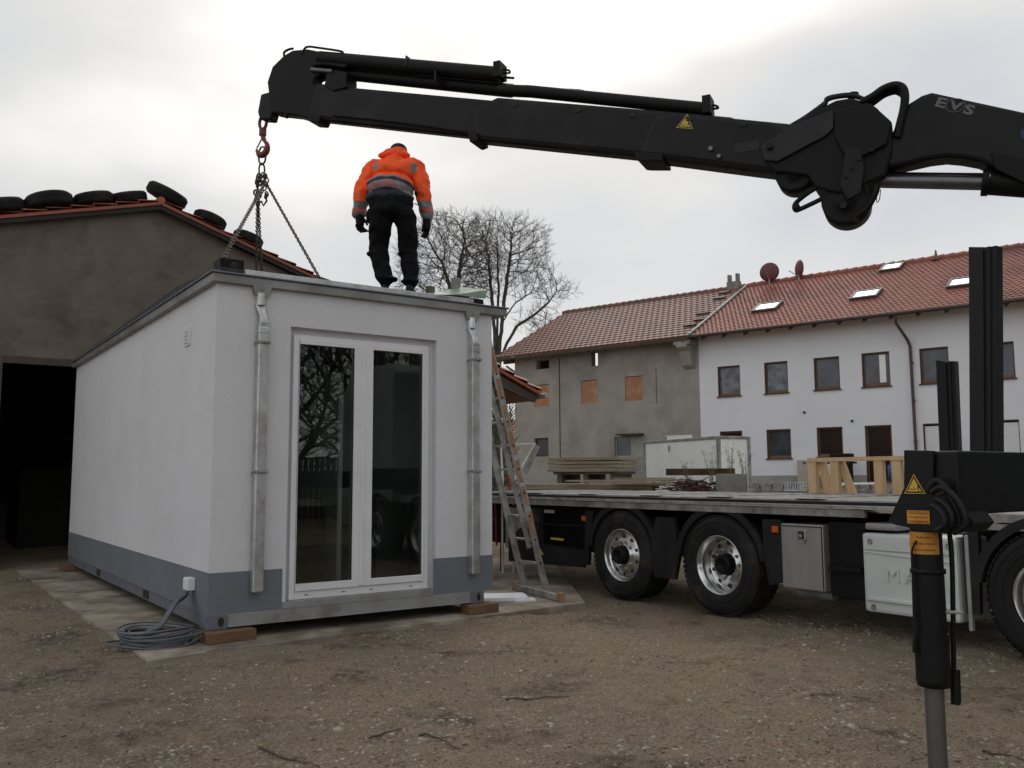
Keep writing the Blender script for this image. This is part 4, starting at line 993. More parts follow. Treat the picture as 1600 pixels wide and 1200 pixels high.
tag(b.build('brushwood_heap', 'brush', None, frame((q.x, q.y-.05), 0, gq+.9)), 'tangled heap of reddish brushwood in front of the white box body', 'brushwood')
def weed(px, top, w_, seed, lab):
    rnd = random.Random(seed); p0 = aty(px, 757, 16.8); b = B(); H_ = zz(top, 16.8)-p0.z
    for k in range(7):
        a = rnd.uniform(-1, 1)*w_; pts = [Vector((rnd.uniform(-.03, .03), 0, 0))]
        for i in range(1, 7): t = i/6; pts.append(Vector((a*t**1.3+rnd.uniform(-.02, .02), rnd.uniform(-.06, .06), H_*t*rnd.uniform(.75, 1))))
        b.tube(pts, [.006*(1-.7*i/6) for i in range(7)], 4, cap=False)
        for i in range(2, 7):
            for _ in range(2): d = Vector((rnd.uniform(-1, 1), rnd.uniform(-1, 1), rnd.uniform(.1, 1)))*.06; b.tube([pts[i], pts[i]+d], [.003, .0015], 3, cap=False)
    tag(b.build('dry_weed', 'weed', None, Matrix.Translation(p0)), lab, 'weed', 'dry weeds by the box body')
weed(1075, 722, .12, 1, 'short dry weed at the left end of the dark beam'); weed(1112, 700, .2, 2, 'leaning dry weed before the corner of the white box body'); weed(1143, 692, .12, 3, 'tall dry weed growing behind the concrete block'); weed(1163, 702, .15, 4, 'dry weed at the right edge of the white box body')

# cabinet, grill, scaffold frames near the house
def hpt(px, py, off=-1.5):
    n_ = (HF.to_3x3() @ Vector((0, 1, 0))); return HF.inverted() @ onpl(px, py, HF @ Vector((0, off, 0)), n_)
a1, a2 = hpt(1245, 719, -.5), hpt(1268, 752, -.5)
cb = thing('meter_cabinet', 'beige two-part service cabinet against the white house wall', 'cabinet', HF @ Matrix.Translation((a1.x, -.5, a2.z-.3)))
b = B(); b.bbox(0, a2.x-a1.x, 0, .4, 0, a1.z-a2.z+.3, .015); b.box(0.01, a2.x-a1.x-.01, -.008, -.0, .55, .56); b.build('housing', 'beige', cb)
b = B(); b.box(.25, .35, -.03, 0, 1.0, 1.05); b.build('handle', 'ink', cb)
a1, a2 = hpt(1296, 708, -1.2), hpt(1330, 752, -1.2)
gr = thing('barbecue_grill', 'black barbecue on wheels under the ground floor window', 'grill', HF @ Matrix.Translation((a1.x, -1.2, a2.z-.1)))
w_ = a2.x-a1.x; h_ = a1.z-a2.z+.1
b = B(); b.bbox(0, w_, 0, .5, h_-.32, h_-.02, .04); b.box(-.15, w_+.1, .05, .45, h_-.4, h_-.33); b.build('hood', 'boom_dark', gr)
b = B(); b.box(.02, .1, .05, .45, 0, h_-.4); b.box(w_-.35, w_-.05, .05, .45, 0.1, h_-.4); b.build('stand', 'boom_dark', gr)
b = B(); b.box(.12, .5, .02, .05, h_-.44, h_-.33); b.build('control_panel', 'white', gr)
b = B(); b.lathe([(-.03, 0), (-.03, .12), (.03, .12), (.03, 0)], (w_-.05, .05, .12), 'y', 16); b.build('wheel', 'rubber', gr)
for k, (p_, q_, lab) in enumerate((((1158, 755), (1268, 756), 'long perforated steel beam lying behind the truck near the white house'), ((1330, 756), (1410, 764), 'perforated steel beam lying behind the timber frame'))):
    a1, a2 = aty(p_[0], p_[1], 24), aty(q_[0], q_[1], 23); L = (a2-a1).length; ang = math.degrees(math.atan2(a2.y-a1.y, a2.x-a1.x))
    b = B(); b.box(0, L, 0, .2, -.04, 0); b.box(0, L, 0, .2, -.2, -.16)
    for i in range(int(L/.32)): b.box(i*.32, i*.32+.16, .0, .2, -.16, -.04)
    b.box(0, L, 0.02, .18, -.36, -.21)
    tag(b.build('steel_beam', 'alu_dull', None, frame((a1.x, a1.y), ang, a1.z)), lab, 'steel beam', 'steel beams behind the truck')
a1 = aty(1226, 766, 22); cr_ = thing('bottle_crate', 'blue and white slatted crate behind the truck deck', 'crate', frame((a1.x, a1.y), -15, a1.z-.02))
b = B(); b.box(0, .52, 0, .3, 0, .02)
for i in range(9): b.box(i*.062, i*.062+.025, 0, .02, .02, .2); 
b.box(0, .52, 0, .025, .2, .22); b.build('body', 'bluebox', cr_)
for k, (p_, q_) in enumerate((((1292, 768), (1318, 757)), ((1290, 757), (1372, 756)))):
    a1, a2 = aty(p_[0], p_[1], 20), aty(q_[0], q_[1], 20); b = B(); b.tube([Vector(), a2-a1], .03, 8)
    tag(b.build('white_pipe', 'white', None, Matrix.Translation(a1)), ('short slanting white pipe behind the timber frame', 'long level white pipe behind the timber frame')[k], 'pipe')
a1 = aty(1397, 736, 26); b = B(); b.lathe([(0, 0), (0, .17), (.45, .17), (.5, .1), (.6, .1), (.6, 0)], (0, 0, -.3), 'z', 14)
tag(b.build('blue_canister', 'blue', None, Matrix.Translation(a1)), 'blue canister standing near the house door', 'canister')

# ------------------------------------------------------------------ truck
W2 = Vector((2.077, 8.996, 0)); TF = frame(W2, 35)
truck = thing('flatbed_truck', 'black flatbed truck with grey deck and polished wheel rims', 'truck', TF)
def wheel(yc, deep, flip=False, xo=0, zc=.5):
    T_ = Matrix.Translation((xo, yc, zc)) @ (Matrix.Rotation(math.pi, 4, 'Z') if flip else Matrix())
    def tf(b): b.v = [tuple(T_ @ Vector(p)) for p in b.v]; return b
    b = B(); b.lathe([(.012, .292), (-.012, .30), (-.022, .33), (-.03, .40), (-.022, .45), (.0, .478), (.025, .492), (.30, .492), (.325, .478), (.345, .44), (.345, .33), (.31, .29)], (0, 0, 0), 'x', 64)
    for r0 in (.36, .425): b.lathe([(-.028, r0), (-.034, r0+.004), (-.028, r0+.010)], (0, 0, 0), 'x', 64)
    for k in range(60):
        R_ = Matrix.Rotation(2*math.pi*k/60, 4, 'X')
        for (xa, xb_) in ((.0, .07), (.085, .155), (.17, .24), (.255, .322)): b.box(xa, xb_, -.019, .019, .488, .5005, R_)
    wh_ = tf(b).build('wheel', 'rubber', truck)
    b = B()
    b.lathe([(.02, .293), (-.008, .299), (-.014, .292), (-.008, .284), (.012, .278), (.03, .262), (.07, .252), (.14 if deep else .06, .247)], (0, 0, 0), 'x', 64)
    dd = .150 if deep else .045
    b.lathe([(.14 if deep else .06, .247), (dd, .238), (dd-.004, .20), (dd-.02, .185), (dd-.022, .118), (dd-.03, .112)], (0, 0, 0), 'x', 64)
    tf(b).build('rim', 'chrome', wh_)
    b = B()
    for k in range(10):
        a = 2*math.pi*(k+.5)/10; c = Vector((0, .2125*math.cos(a), .2125*math.sin(a)))
        b.lathe([(dd-.013, .0001), (dd-.013, .021)], c, 'x', 14)
    b.lathe([(dd-.031, .112), (dd-.034, .10), (dd-.034, .001)], (0, 0, 0), 'x', 32)
    b.build('x', 'ink'); 
    o = bpy.data.objects['x']; bpy.data.objects.remove(o)
    b2 = tf(b); b2.build('vent_hole', 'ink', wh_)
    b = B()
    for k in range(10):
        a = 2*math.pi*k/10; c = Vector((0, .152*math.cos(a), .152*math.sin(a))); b.lathe([(dd-.02, .017), (dd-.05, .015), (dd-.055, .008), (dd-.055, .001)], c, 'x', 6, False)
    tf(b).build('wheel_nut', 'galv', wh_)
    b = B(); b.lathe([(dd-.03, .105), (dd-.10, .10), (dd-.12, .088), (dd-.125, .06), (dd-.11, .05), (dd-.11, .001)], (0, 0, 0), 'x', 32)
    tf(b).build('hub', 'boom_dark', wh_)
for y_, dp in ((1.45, False), (0, True), (-3.15, True), (-4.75, True)):
    wheel(y_, dp); wheel(y_, dp, True, 2.5)
# chassis
b = B()
for x in (.75, 1.55): b.box(x, x+.2, -6.3, 4.4, .72, .99)
for y in (-5, -3.15, -1.5, 0, 1.45, 3): b.box(.36, 2.14, y-.06, y+.06, .44, .56); b.box(.95, 1.55, y-.05, y+.05, .8, .95)
b.box(.35, 2.1, -2.4, -.75, .42, .95)
b.build('chassis', 'boom_dark', truck)
# deck
b = B(); b.box(.0, 2.5, -1.95, 5.2, 1.12, 1.155); b.build('deck_frame', 'boom_dark', truck)
b = B()
for k in range(17):
    x0 = .075+k*.1383; b.box(x0, x0+.1343, -1.95, 5.2, 1.156, 1.172+.002*(k % 2))
b.build('deck', 'deckwood', truck)
b = B(); b.bbox(-.03, .05, -2.0, 5.25, 1.100, 1.122, .004); b.bbox(2.45, 2.53, -2.0, 5.25, 1.1, 1.122, .004); b.build('deck_rail', 'alu', truck)
b = B(); b.box(-.02, .05, -2.0, 5.25, 1.123, 1.162); b.build('deck_edge', 'plastic', truck)
b = B(); b.bbox(-.015, .03, -1.66, 5.2, 1.028, 1.096, .004); 
for k in range(26): b.cyl((-.019, -1.5+k*.26, 1.06), (-.015, -1.5+k*.26, 1.06), .009, 8)
b.build('side_rail', 'alu_dull', truck)
b = B(); b.box(-.05, -.018, -2.0, 5.2, 1.123, 1.1325); b.build('edge_profile', 'alu', truck)
# straps / stanchion pockets
b = B()
for y in (-1.2, -.1, .9, 2.0, 3.1): b.box(.055, .12, y, y+.3, 1.174, 1.18); b.box(.5, 2.3, y+.4, y+.42, 1.1755, 1.178)
b.build('lashing_eye', 'boom_dark', truck)
# fenders
def fender(yc, a0, a1, skirt):
    b = B(); n = 22; r0, r1 = .535, .56; vs = []; x0, x1 = -.01, .36
    for i in range(n+1):
        a = rad(a0+(a1-a0)*i/n); c_, s_ = math.cos(a), math.sin(a)
        for (x, r) in ((x0, r0), (x0, r1), (x1, r1), (x1, r0)): vs.append((x, yc+r*c_, .5+r*s_))
    fs = [(i*4+j, i*4+(j+1) % 4, (i+1)*4+(j+1) % 4, (i+1)*4+j) for i in range(n) for j in range(4)]+[(0, 1, 2, 3), (n*4+3, n*4+2, n*4+1, n*4)]
    b.add(vs, fs, True)
    for i in range(n):                                    # outer flange
        a, c = rad(a0+(a1-a0)*i/n), rad(a0+(a1-a0)*(i+1)/n)
        P = [(-.012, yc+.53*math.cos(a), .5+.53*math.sin(a)), (-.012, yc+.60*math.cos(a), .5+.60*math.sin(a)), (-.012, yc+.60*math.cos(c), .5+.60*math.sin(c)), (-.012, yc+.53*math.cos(c), .5+.53*math.sin(c))]
        b.add(P+[(.02, p[1], p[2]) for p in P], [(0, 1, 2, 3), (7, 6, 5, 4), (0, 4, 5, 1), (2, 6, 7, 3), (1, 5, 6, 2), (3, 7, 4, 0)])
    return b
for yc in (1.45, 0, -3.15): fender(yc, 8, 172, 0).build('fender', 'plastic', truck)
b = B(); b.prism([(.60, .95), (.88, .95), (.98, .62), (.93, .30), (.62, .30), (.55, .55), (.58, .75)], -.008, .04, 'yz'); b.build('splash_guard', 'plastic', truck)
b = B(); b.prism([(-.56, .98), (-.78, .98), (-.78, .40), (-.62, .36), (-.57, .6)], -.008, .04, 'yz'); b.build('splash_guard', 'plastic', truck)
b = B(); b.prism([(1.93, .98), (2.08, .98), (2.12, .35), (2.05, .34), (2.02, .62)], -.008, .04, 'yz'); b.build('splash_guard', 'plastic', truck)
b = B(); b.prism([(-2.50, .96), (-2.62, .96), (-2.60, .33), (-2.50, .33)], -.008, .04, 'yz'); b.build('splash_guard', 'plastic', truck)
for y in (2.1, -.72):
    b = B(); b.bbox(-.03, -.009, y-.035, y+.035, .86, .92, .006); b.build('side_marker', 'amber', truck)
# stainless tool box
b = B(); b.bbox(-.02, .5, -1.245, -.785, .36, .95, .012); tb = b.build('tool_box', 'inox', truck)
b = B(); b.box(-.026, -.0205, -1.235, -1.225, .37, .94); b.box(-.026, -.0205, -1.235, -.80, .925, .935); b.build('lid_seam', 'ink', tb)
b = B(); b.bbox(-.03, -.0205, -1.065, -.965, .80, .90, .006); b.prism([(-1.065, .80), (-.965, .80), (-.99, .775), (-1.04, .775)], -.03, -.0205, 'yz'); b.build('latch_plate', 'chrome', tb)
b = B(); b.bbox(-.034, -.0305, -1.045, -.985, .815, .885, .003); b.build('latch_recess', 'ink', tb)
b = B(); b.bbox(-.045, -.0345, -1.03, -1.0, .83, .86, .004); b.build('latch_handle', 'chrome', tb)
b = B(); b.box(.05, .5, -1.62, -1.26, .33, .98); b.cyl((.3, -1.6, .5), (.3, -.8, .5), .12, 20); b.box(-.01, .05, -1.6, -1.28, .56, .60); b.build('battery_box', 'boom_dark', truck)
b = B(); b.cyl((.25, -1.15, .3), (.25, -.75, .3), .05, 12); b.build('air_tank', 'alu_dull', truck)
# silver cover
b = B(); b.bbox(-.03, .45, -2.46, -1.635, .245, .905, .03); cv = b.build('exhaust_cover', 'silver', truck)
b = B()
T_ = Matrix()
b.prism([(-1.66, .34), (-2.44, .34), (-2.42, .375), (-1.68, .375)], -.052, -.028, 'yz'); edge_soft(b.build('pressed_rib', 'silver', cv), .008); b = B()
b.prism([(-1.66, .74), (-2.44, .70), (-2.44, .712), (-1.66, .755)], -.040, -.028, 'yz')
b.bbox(-.042, -.028, -2.44, -1.655, .76, .89, .01); edge_soft(b.build('pressed_rib', 'silver', cv), .008)
for (y, z) in ((-1.72, .835), (-2.10, .835), (-1.72, .29), (-2.10, .29), (-2.4, .835)):
    b = B(); b.lathe([(-.044, .026), (-.05, .022), (-.045, .014), (-.041, .001)] if z > .5 else [(-.031, .026), (-.037, .022), (-.032, .014), (-.03, .001)], (0, y, z), 'x', 14); b.build('cover_bolt', 'galv', cv)
b = B(); text_mesh(b, 'MAN', .175, Matrix.Translation((-.032, -2.07, .565)) @ Matrix(((0, 0, -1, 0), (-1, 0, 0, 0), (0, 1, 0, 0), (0, 0, 0, 1))), .012, 0, 1.35); b.build('lettering', 'silver', cv)
b = B(); b.bbox(-.02, .3, -1.95, -1.66, .93, .99, .02); b.build('heat_wrap', 'galv', truck)
for y in (-2.33, -2.43): pass
b = B(); b.bbox(-.02, .02, -2.545, -2.515, .2, .93, .005); b.build('mud_stay', 'galv', truck)
# grey panel above the steering axle
b = B(); b.prism([(-2.42, .925), (-2.66, 1.02), (-3.8, 1.03), (-3.8, .985), (-2.66, .975)], -.01, .5, 'yz'); b.bbox(.0, .5, -3.8, -2.68, 1.031, 1.10, .006); b.build('catwalk', 'alu_dull', truck)
# rear gear
b = B(); b.bbox(.10, .6, 3.35, 3.95, .42, .98, .02); b.build('storage_box', 'alu_dull', truck)
b = B(); b.box(.03, .06, 2.12, 3.3, .5, .53); b.box(.03, .06, 2.12, 3.3, .78, .80); b.box(.35, .4, 2.1, 5.1, .45, .99); b.box(.05, .12, 3.0, 3.1, .45, .98); b.build('underrun_guard', 'boom_dark', truck)
b = B(); b.prism([(2.15, .30), (3.75, .26), (3.75, .56), (2.15, .50)], .02, .05, 'yz'); b.build('rear_panel', 'plastic', truck)
b = B(); b.prism([(2.95, .40), (3.03, .40), (3.15, .50), (3.07, .50)], .014, .0195, 'yz'); b.build('reflector_strip', 'yellow', truck); b = B(); b.box(.012, .028, 2.55, 2.80, .60, .625); b.build('reflector_strip', 'yellow', truck)
b = B(); b.box(.028, .045, 2.75, 2.95, .93, .97); b.build('number_strip', 'galv', truck)
b = B(); b.lathe([(0, .05), (.02, .2), (.1, .21), (.12, .0)], (.02, 3.45, .52), 'x', 24); b.build('spare_hose', 'rubber', truck)
b = B(); b.box(.3, 2.2, 5.1, 5.3, .5, .62); b.box(.3, 2.2, 5.2, 5.28, .9, 1.1); b.build('rear_bumper', 'boom_dark', truck)
for y in (4.9,):
    b = B(); b.bbox(.2, .5, 5.28, 5.33, .86, .98, .01); b.bbox(2.0, 2.3, 5.28, 5.33, .86, .98, .01); b.build('tail_light', 'sockred', truck)
# posts standing on the deck front
def post(x, yb0, yt0, zt_, w_, d_):
    b = B()
    prof = [(-w_/2, -d_/2), (w_*.05, -d_/2), (w_*.05, -d_/2+.02), (w_*.18, -d_/2+.02), (w_*.18, -d_/2), (w_*.3, -d_/2), (w_*.3, -d_/2+.02), (w_/2, -d_/2+.02), (w_/2, d_/2), (-w_/2, d_/2)]
    n = len(prof); vs = []
    for z, yc in ((1.175, yb0), (zt_, yt0)): vs += [(x+p[1], yc-p[0], z-(.03 if (z > 2 and p[0] > 0) else 0)) for p in prof]
    b.add(vs, [tuple(range(n)), tuple(range(2*n-1, n-1, -1))]+[(i, (i+1) % n, n+(i+1) % n, n+i) for i in range(n)])
    edge_soft(b.build('stanchion', 'fluted', truck), .004)
post(.08, -2.66, -2.768, 3.19, .205, .12); post(2.15, -1.262, -1.285, 2.60, .19, .1)
# cab, just outside the picture
b = B(); b.prism([(-4.15, 1.0), (-4.15, 3.2), (-4.4, 3.35), (-5.9, 3.35), (-6.25, 2.9), (-6.4, 1.9), (-6.4, .5), (-5.35, .5), (-5.3, .95), (-4.75, 1.12), (-4.25, .95)], .03, 2.47, 'yz')
cab = edge_soft(b.build('cab', 'cabgreen', truck), .05, 3)
b = B(); b.prism([(-5.0, 2.0), (-5.0, 2.85), (-6.0, 2.85), (-6.22, 2.0)], .022, .0295, 'yz'); b.prism([(.2, 2.05), (2.3, 2.05), (2.2, 2.85), (.3, 2.85)], -6.41, -6.30, 'xz'); b.build('cab_window', 'pane', cab)
# timber frame on the deck
wf = thing('timber_frame', 'low braced frame of pale new timber standing on the truck deck', 'timber frame', TF @ Matrix.Translation((2.2, 0, 1.175)))
def up(px): 
    P = onpl(px, 768, TF @ Vector((2.2, 0, 0)), TF.to_3x3() @ Vector((1, 0, 0))); return (TF.inverted() @ P).y
rt = .425
b = B(); b.box(-.05, .03, up(1412)-.5, up(1267), rt-.045, rt); b.build('top_rail', 'timber', wf)
for p_ in (1273, 1308, 1377, 1405): 
    y = up(p_); b = B(); b.box(-.04, .02, y-.055, y+.055, 0, rt-.046); b.build('post', 'timber', wf)
for (p_, q_) in ((1283, 1291), (1312, 1329)):
    ya, yb2 = up(p_), up(q_); b = B(); b.prism([(ya+.045, rt-.047), (ya-.045, rt-.047), (yb2-.045, 0), (yb2+.045, 0)], .022, .07, 'yz'); b.build('brace', 'timber', wf)

# ------------------------------------------------------------------ loader crane
hk = aty(410, 225, 10.6); bs = Vector((5.2, 6.7, 0)); D = (bs-Vector((hk.x, hk.y, 0))).normalized(); Lb = (bs-Vector((hk.x, hk.y, 0))).length
Nn = Vector((-D.y, D.x, 0))
ang = math.degrees(math.atan2(D.y, D.x)); KF = frame((hk.x, hk.y), ang)      # x along the boom towards the truck, y away, z up
crane = thing('loader_crane', 'black folding loader crane reaching over the cabin from the truck', 'crane', KF)
def bp(px, py, off=0):
    q = KF.inverted() @ onpl(px, py, KF @ Vector((0, off, 0)), Nn); return (q.x, q.z)
def plate(pts, y0, y1, name, m, parent, bev=.012, off=None):
    b = B(); b.prism([bp(*p, y0 if off is None else off) for p in pts], y0, y1); return edge_soft(b.build(name, m, parent), bev)
# telescopic boom: three nested sections
plate([(493, 128), (541, 134), (773, 155), (1000, 173), (1000, 243), (733, 212), (502, 187), (476, 182)], -.09, .09, 'inner_boom', 'boom', crane, .05)
plate([(735, 170), (776, 150), (1107, 177), (1150, 181), (1150, 261), (995, 243), (747, 218), (741, 212)], -.115, .115, 'middle_boom', 'boom', crane, .05)
bm_ = plate([(1020, 178), (1060, 173), (1107, 178), (1250, 192), (1290, 200), (1290, 285), (1209, 270), (1176, 266), (1036, 248), (996, 244)], -.14, .14, 'outer_boom', 'boom', crane, .055)
plate([(730, 205), (745, 207), (747, 219), (738, 223), (733, 221)], -.13, .13, 'slide_block', 'boom_dark', crane)
plate([(990, 236), (1035, 240), (1036, 252), (1004, 252), (996, 251)], -.155, .155, 'slide_block', 'boom_dark', crane)
plate([(476, 176), (502, 180), (497, 191), (483, 190)], -.105, .105, 'slide_block', 'boom_dark', crane)
plate([(1132, 256), (1134, 256), (1134, 266), (1132, 266)], -.1, -.08, 'bolt', 'boom_dark', crane, .001); plate([(1160, 258), (1163, 258), (1163, 268), (1160, 268)], -.1, -.08, 'bolt', 'boom_dark', crane, .001)
# boom head
plate([(425, 104), (443, 86), (457, 78), (480, 76), (500, 80), (534, 86), (545, 100), (538, 106), (505, 101), (490, 103), (489, 108), (500, 111), (500, 117), (491, 121), (489, 131), (506, 133), (512, 150), (505, 187), (476, 184), (462, 180), (425, 176), (419, 160), (419, 143), (417, 128)], -.085, .085, 'boom_head', 'boom_dark', crane, .03)
plate([(407, 147), (420, 143), (427, 150), (425, 176), (422, 187), (405, 186), (402, 175)], -.07, .07, 'head_bracket', 'boom', crane, .02)
def smooth_pts(P, k=5):
    out = []; n = len(P)
    for i in range(n-1):
        p0, p1, p2, p3 = P[max(i-1, 0)], P[i], P[i+1], P[min(i+2, n-1)]
        for j in range(k):
            t = j/k
            out.append(tuple(.5*(2*p1[a]+(p2[a]-p0[a])*t+(2*p0[a]-5*p1[a]+4*p2[a]-p3[a])*t*t+(3*p1[a]-p0[a]-3*p2[a]+p3[a])*t**3) for a in range(len(p1))))
    return out+[tuple(P[-1])]
def boompipe(pts, r_, name, m='boom_dark', off=0, n=14, parent=None):
    b = B(); P_ = []
    if len(pts) > 3: pts = smooth_pts(pts)
    for p in pts: s_, z_ = bp(*p, off); P_.append((s_, off, z_))
    b.tube(P_, r_, n); return b.build(name, m, parent or crane)
boompipe([(520, 180), (640, 193), (735, 207), (870, 222), (990, 237), (1100, 250), (1180, 262)], .012, 'hydraulic_hose', off=-.10, n=8)
for px, py in ((800, 160), (900, 168), (985, 176), (1075, 183), (1160, 191), (1225, 199)):
    s_, z_ = bp(px, py, -.19); b = B(); b.bbox(s_-.03, s_+.03, -.15 if px > 1020 else -.125, -.10, z_-.02, z_+.02, .004); b.build('cable_clip', 'boom_grey', crane)
s_, z_ = bp(1165, 226, -.2); b = B(); b.bbox(s_-.11, s_+.11, -.1445, -.1405, z_-.045, z_+.045, .001, Matrix()); b.build('rating_plate', 'boom_grey', crane)
boompipe([(500, 91), (783, 117)], .085, 'extension_cylinder', off=-.03); boompipe([(505, 112), (800, 142)], .075, 'extension_cylinder', off=.08)
boompipe([(780, 141), (830, 143), (1107, 171)], .065, 'extension_cylinder', off=-.04)
boompipe([(487, 109), (520, 112)], .03, 'piston_rod', 'rod', off=-.1)
for px, py in ((643, 103), (688, 126)): 
    s_, z_ = bp(px, py, 0); b = B(); b.box(s_-.008, s_+.008, -.12, .04, z_-.05, z_+.072); b.build('pipe_clamp', 'boom_grey', crane)
for px, py in ((780, 113), (1105, 168)):
    s_, z_ = bp(px, py, -.03); b = B(); b.box(s_-.03, s_+.05, -.12, .06, z_-.08, z_+.09); b.build('cylinder_cap', 'boom_dark', crane)
boompipe([(783, 108), (795, 110), (796, 114), (788, 114)], .012, 'hydraulic_hose', n=8); boompipe([(788, 121), (803, 122)], .014, 'hydraulic_hose', n=8)
boompipe([(1106, 165), (1118, 165), (1122, 169), (1112, 170)], .012, 'hydraulic_hose', n=8)
boompipe([(822, 134), (870, 139), (905, 141), (915, 144)], .012, 'hydraulic_hose', n=8); boompipe([(835, 135), (837, 142)], .01, 'hydraulic_hose', n=6)
boompipe([(445, 92), (444, 82), (452, 77), (458, 76)], .015, 'hydraulic_hose', n=8); boompipe([(472, 86), (476, 76), (483, 73), (500, 75), (532, 80), (536, 84)], .014, 'hydraulic_hose', n=8, off=-.08)
boompipe([(493, 122), (500, 116), (512, 118)], .012, 'hydraulic_hose', n=8); boompipe([(447, 184), (448, 178)], .03, 'grease_nipple', n=8, off=-.1)
plate([(510, 108), (541, 112), (541, 136), (520, 142), (506, 134), (509, 122)], -.11, .11, 'head_link', 'boom_dark', crane, .01)
boompipe([(491, 130), (497, 124), (508, 122)], .012, 'hydraulic_hose', n=6)
# knuckle
plate([(1245, 192), (1286, 166), (1306, 156), (1330, 152), (1363, 162), (1394, 190), (1394, 235), (1383, 274), (1345, 290), (1318, 302), (1300, 300), (1275, 293), (1262, 274), (1210, 268), (1192, 246), (1189, 226)], -.16, .16, 'knuckle', 'boom_dark', crane, .02)
plate([(1189, 226), (1245, 192), (1303, 171), (1302, 200), (1290, 212), (1215, 252), (1194, 250)], -.19, -.163, 'knuckle_plate', 'boom_grey', crane, .008)
plate([(1303, 172), (1340, 165), (1370, 168), (1392, 195), (1385, 225), (1355, 240), (1330, 250), (1318, 240), (1305, 215)], -.20, -.163, 'link_plate', 'boom_dark', crane, .008)
plate([(1322, 232), (1345, 232), (1350, 262), (1345, 300), (1325, 312), (1312, 290)], -.215, -.201, 'link_plate', 'boom', crane, .006)
def drum(px, py, r_, y0, y1, name):
    s_, z_ = bp(px, py, y0); b = B(); b.lathe([(y0, .001), (y0, r_*.35), (y0+.012, r_*.38), (y0+.012, r_*.9), (y0, r_), (y1, r_), (y1, .001)], (s_, 0, z_), 'y', 36); b.build(name, 'boom_dark', crane)
drum(1240, 268, .17, -.13, .13, 'pivot_drum'); drum(1321, 312, .205, -.15, .15, 'pivot_drum')
for px, py, r_ in ((1330, 263, .018), (1343, 249, .018), (1322, 276, .02), (1363, 236, .014), (1202, 229, .03), (1318, 322, .03), (1111, 233, .022), (1124, 245, .018)):
    yy = -.14 if px < 1150 else -.2
    s_, z_ = bp(px, py, yy); b = B(); b.cyl((s_, yy-.03, z_), (s_, yy+.01, z_), r_, 12); b.build('pin', 'rod' if px < 1150 else 'boom', crane)
boompipe([(1285, 288), (1262, 302), (1243, 318), (1243, 328), (1252, 326), (1285, 310), (1290, 305)], .022, 'lever_arm', n=8, off=-.12); boompipe([(1241, 326), (1250, 322)], .035, 'lever_end', n=10, off=-.12)
boompipe([(1370, 288), (1368, 300), (1358, 320), (1350, 330), (1338, 338), (1335, 346)], .03, 'hydraulic_hose', n=8, off=-.16)
boompipe([(1363, 290), (1362, 300), (1350, 315)], .02, 'hydraulic_hose', n=8, off=-.1); boompipe([(1376, 296), (1374, 312), (1370, 316), (1370, 305)], .004, 'wire', n=5, off=-.16)
# hoses arching over the joint
for k, o_ in enumerate((-.14, -.08, -.02, .05)):
    e = k*3
    boompipe([(1345, 160+e), (1363, 151+e), (1380, 139+e), (1398, 133+e), (1410, 137+e), (1414, 150+e*.4), (1412, 170), (1406, 195), (1402, 215)], .036, 'hydraulic_hose', n=8, off=o_)
for k, o_ in enumerate((-.12, -.05)):
    boompipe([(1225, 205-k*3), (1255, 188-k*3), (1287, 165-k*3), (1292, 157-k*3), (1306, 152-k*2), (1330, 150-k*2), (1350, 155)], .02, 'hydraulic_hose', n=8, off=o_)
boompipe([(1333, 146), (1333, 152)], .05, 'valve', n=8)
# main arm
mn = plate([(1395, 205), (1405, 180), (1421, 160), (1440, 148), (1456, 143), (1600, 174), (1760, 218), (1980, 300), (1980, 520), (1700, 330), (1600, 268), (1556, 262), (1532, 251), (1504, 246), (1480, 244), (1455, 247), (1425, 254), (1385, 262), (1380, 240)], -.13, .13, 'main_arm', 'boom', crane, .03)
plate([(1548, 238), (1600, 248), (1660, 262), (1660, 300), (1600, 285), (1556, 264)], -.145, -.1305, 'gusset_plate', 'boom_dark', crane, .004)
boompipe([(1340, 282), (1541, 286)], .062, 'piston_rod', 'rod', off=0, n=24); boompipe([(1370, 272), (1541, 274)], .02, 'guide_rod', 'boom_dark', off=.03, n=10)
boompipe([(1534, 285), (1545, 285)], .115, 'cylinder_gland', 'boom_dark', off=0, n=24); boompipe([(1545, 285), (1700, 296), (1900, 330)], .105, 'lift_cylinder', 'boom_dark', off=0, n=24)
# column on the truck
b = B(); b.bbox(Lb-.28, Lb+.28, -.28, .28, .95, 3.5, .03); b.lathe([(1.0, .45), (1.35, .45), (1.4, .36), (1.5, .36)], (Lb, 0, 0), 'z', 32); b.box(Lb-.5, Lb+.4, -.22, .22, 3.1, 3.9); b.build('column', 'boom', crane)
# lettering on the main arm
def side_T(px, py, y=-.2015, tilt=0):
    s_, z_ = bp(px, py, y); return Matrix.Translation((s_, y, z_)) @ Matrix.Rotation(rad(90), 4, 'X') @ Matrix.Rotation(rad(tilt), 4, 'Z')
e1 = bp(1468, 160, -.13); e2 = bp(1518, 171, -.13); tl_ = math.degrees(math.atan2(e2[1]-e1[1], e2[0]-e1[0]))
for ch, px, py in (('E', 1470, 161), ('V', 1493, 166), ('S', 1514, 172)):
    b = B(); text_mesh(b, ch, .115 if ch != 'V' else .10, side_T(px, py, -.1325, tl_) @ Matrix.Diagonal((1.5, 1, 1, 1)), .001, .004); b.build('lettering', 'grey_letter', mn)
s_, z_ = bp(1493, 165, -.13); b = B(); pts = [(s_+.075*math.cos(t), -.1325, z_+.058*math.sin(t)) for t in [i*2*math.pi/24 for i in range(24)]]; b.tube(pts, .004, 6, closed=True); b.build('emblem_ring', 'grey_letter', mn)
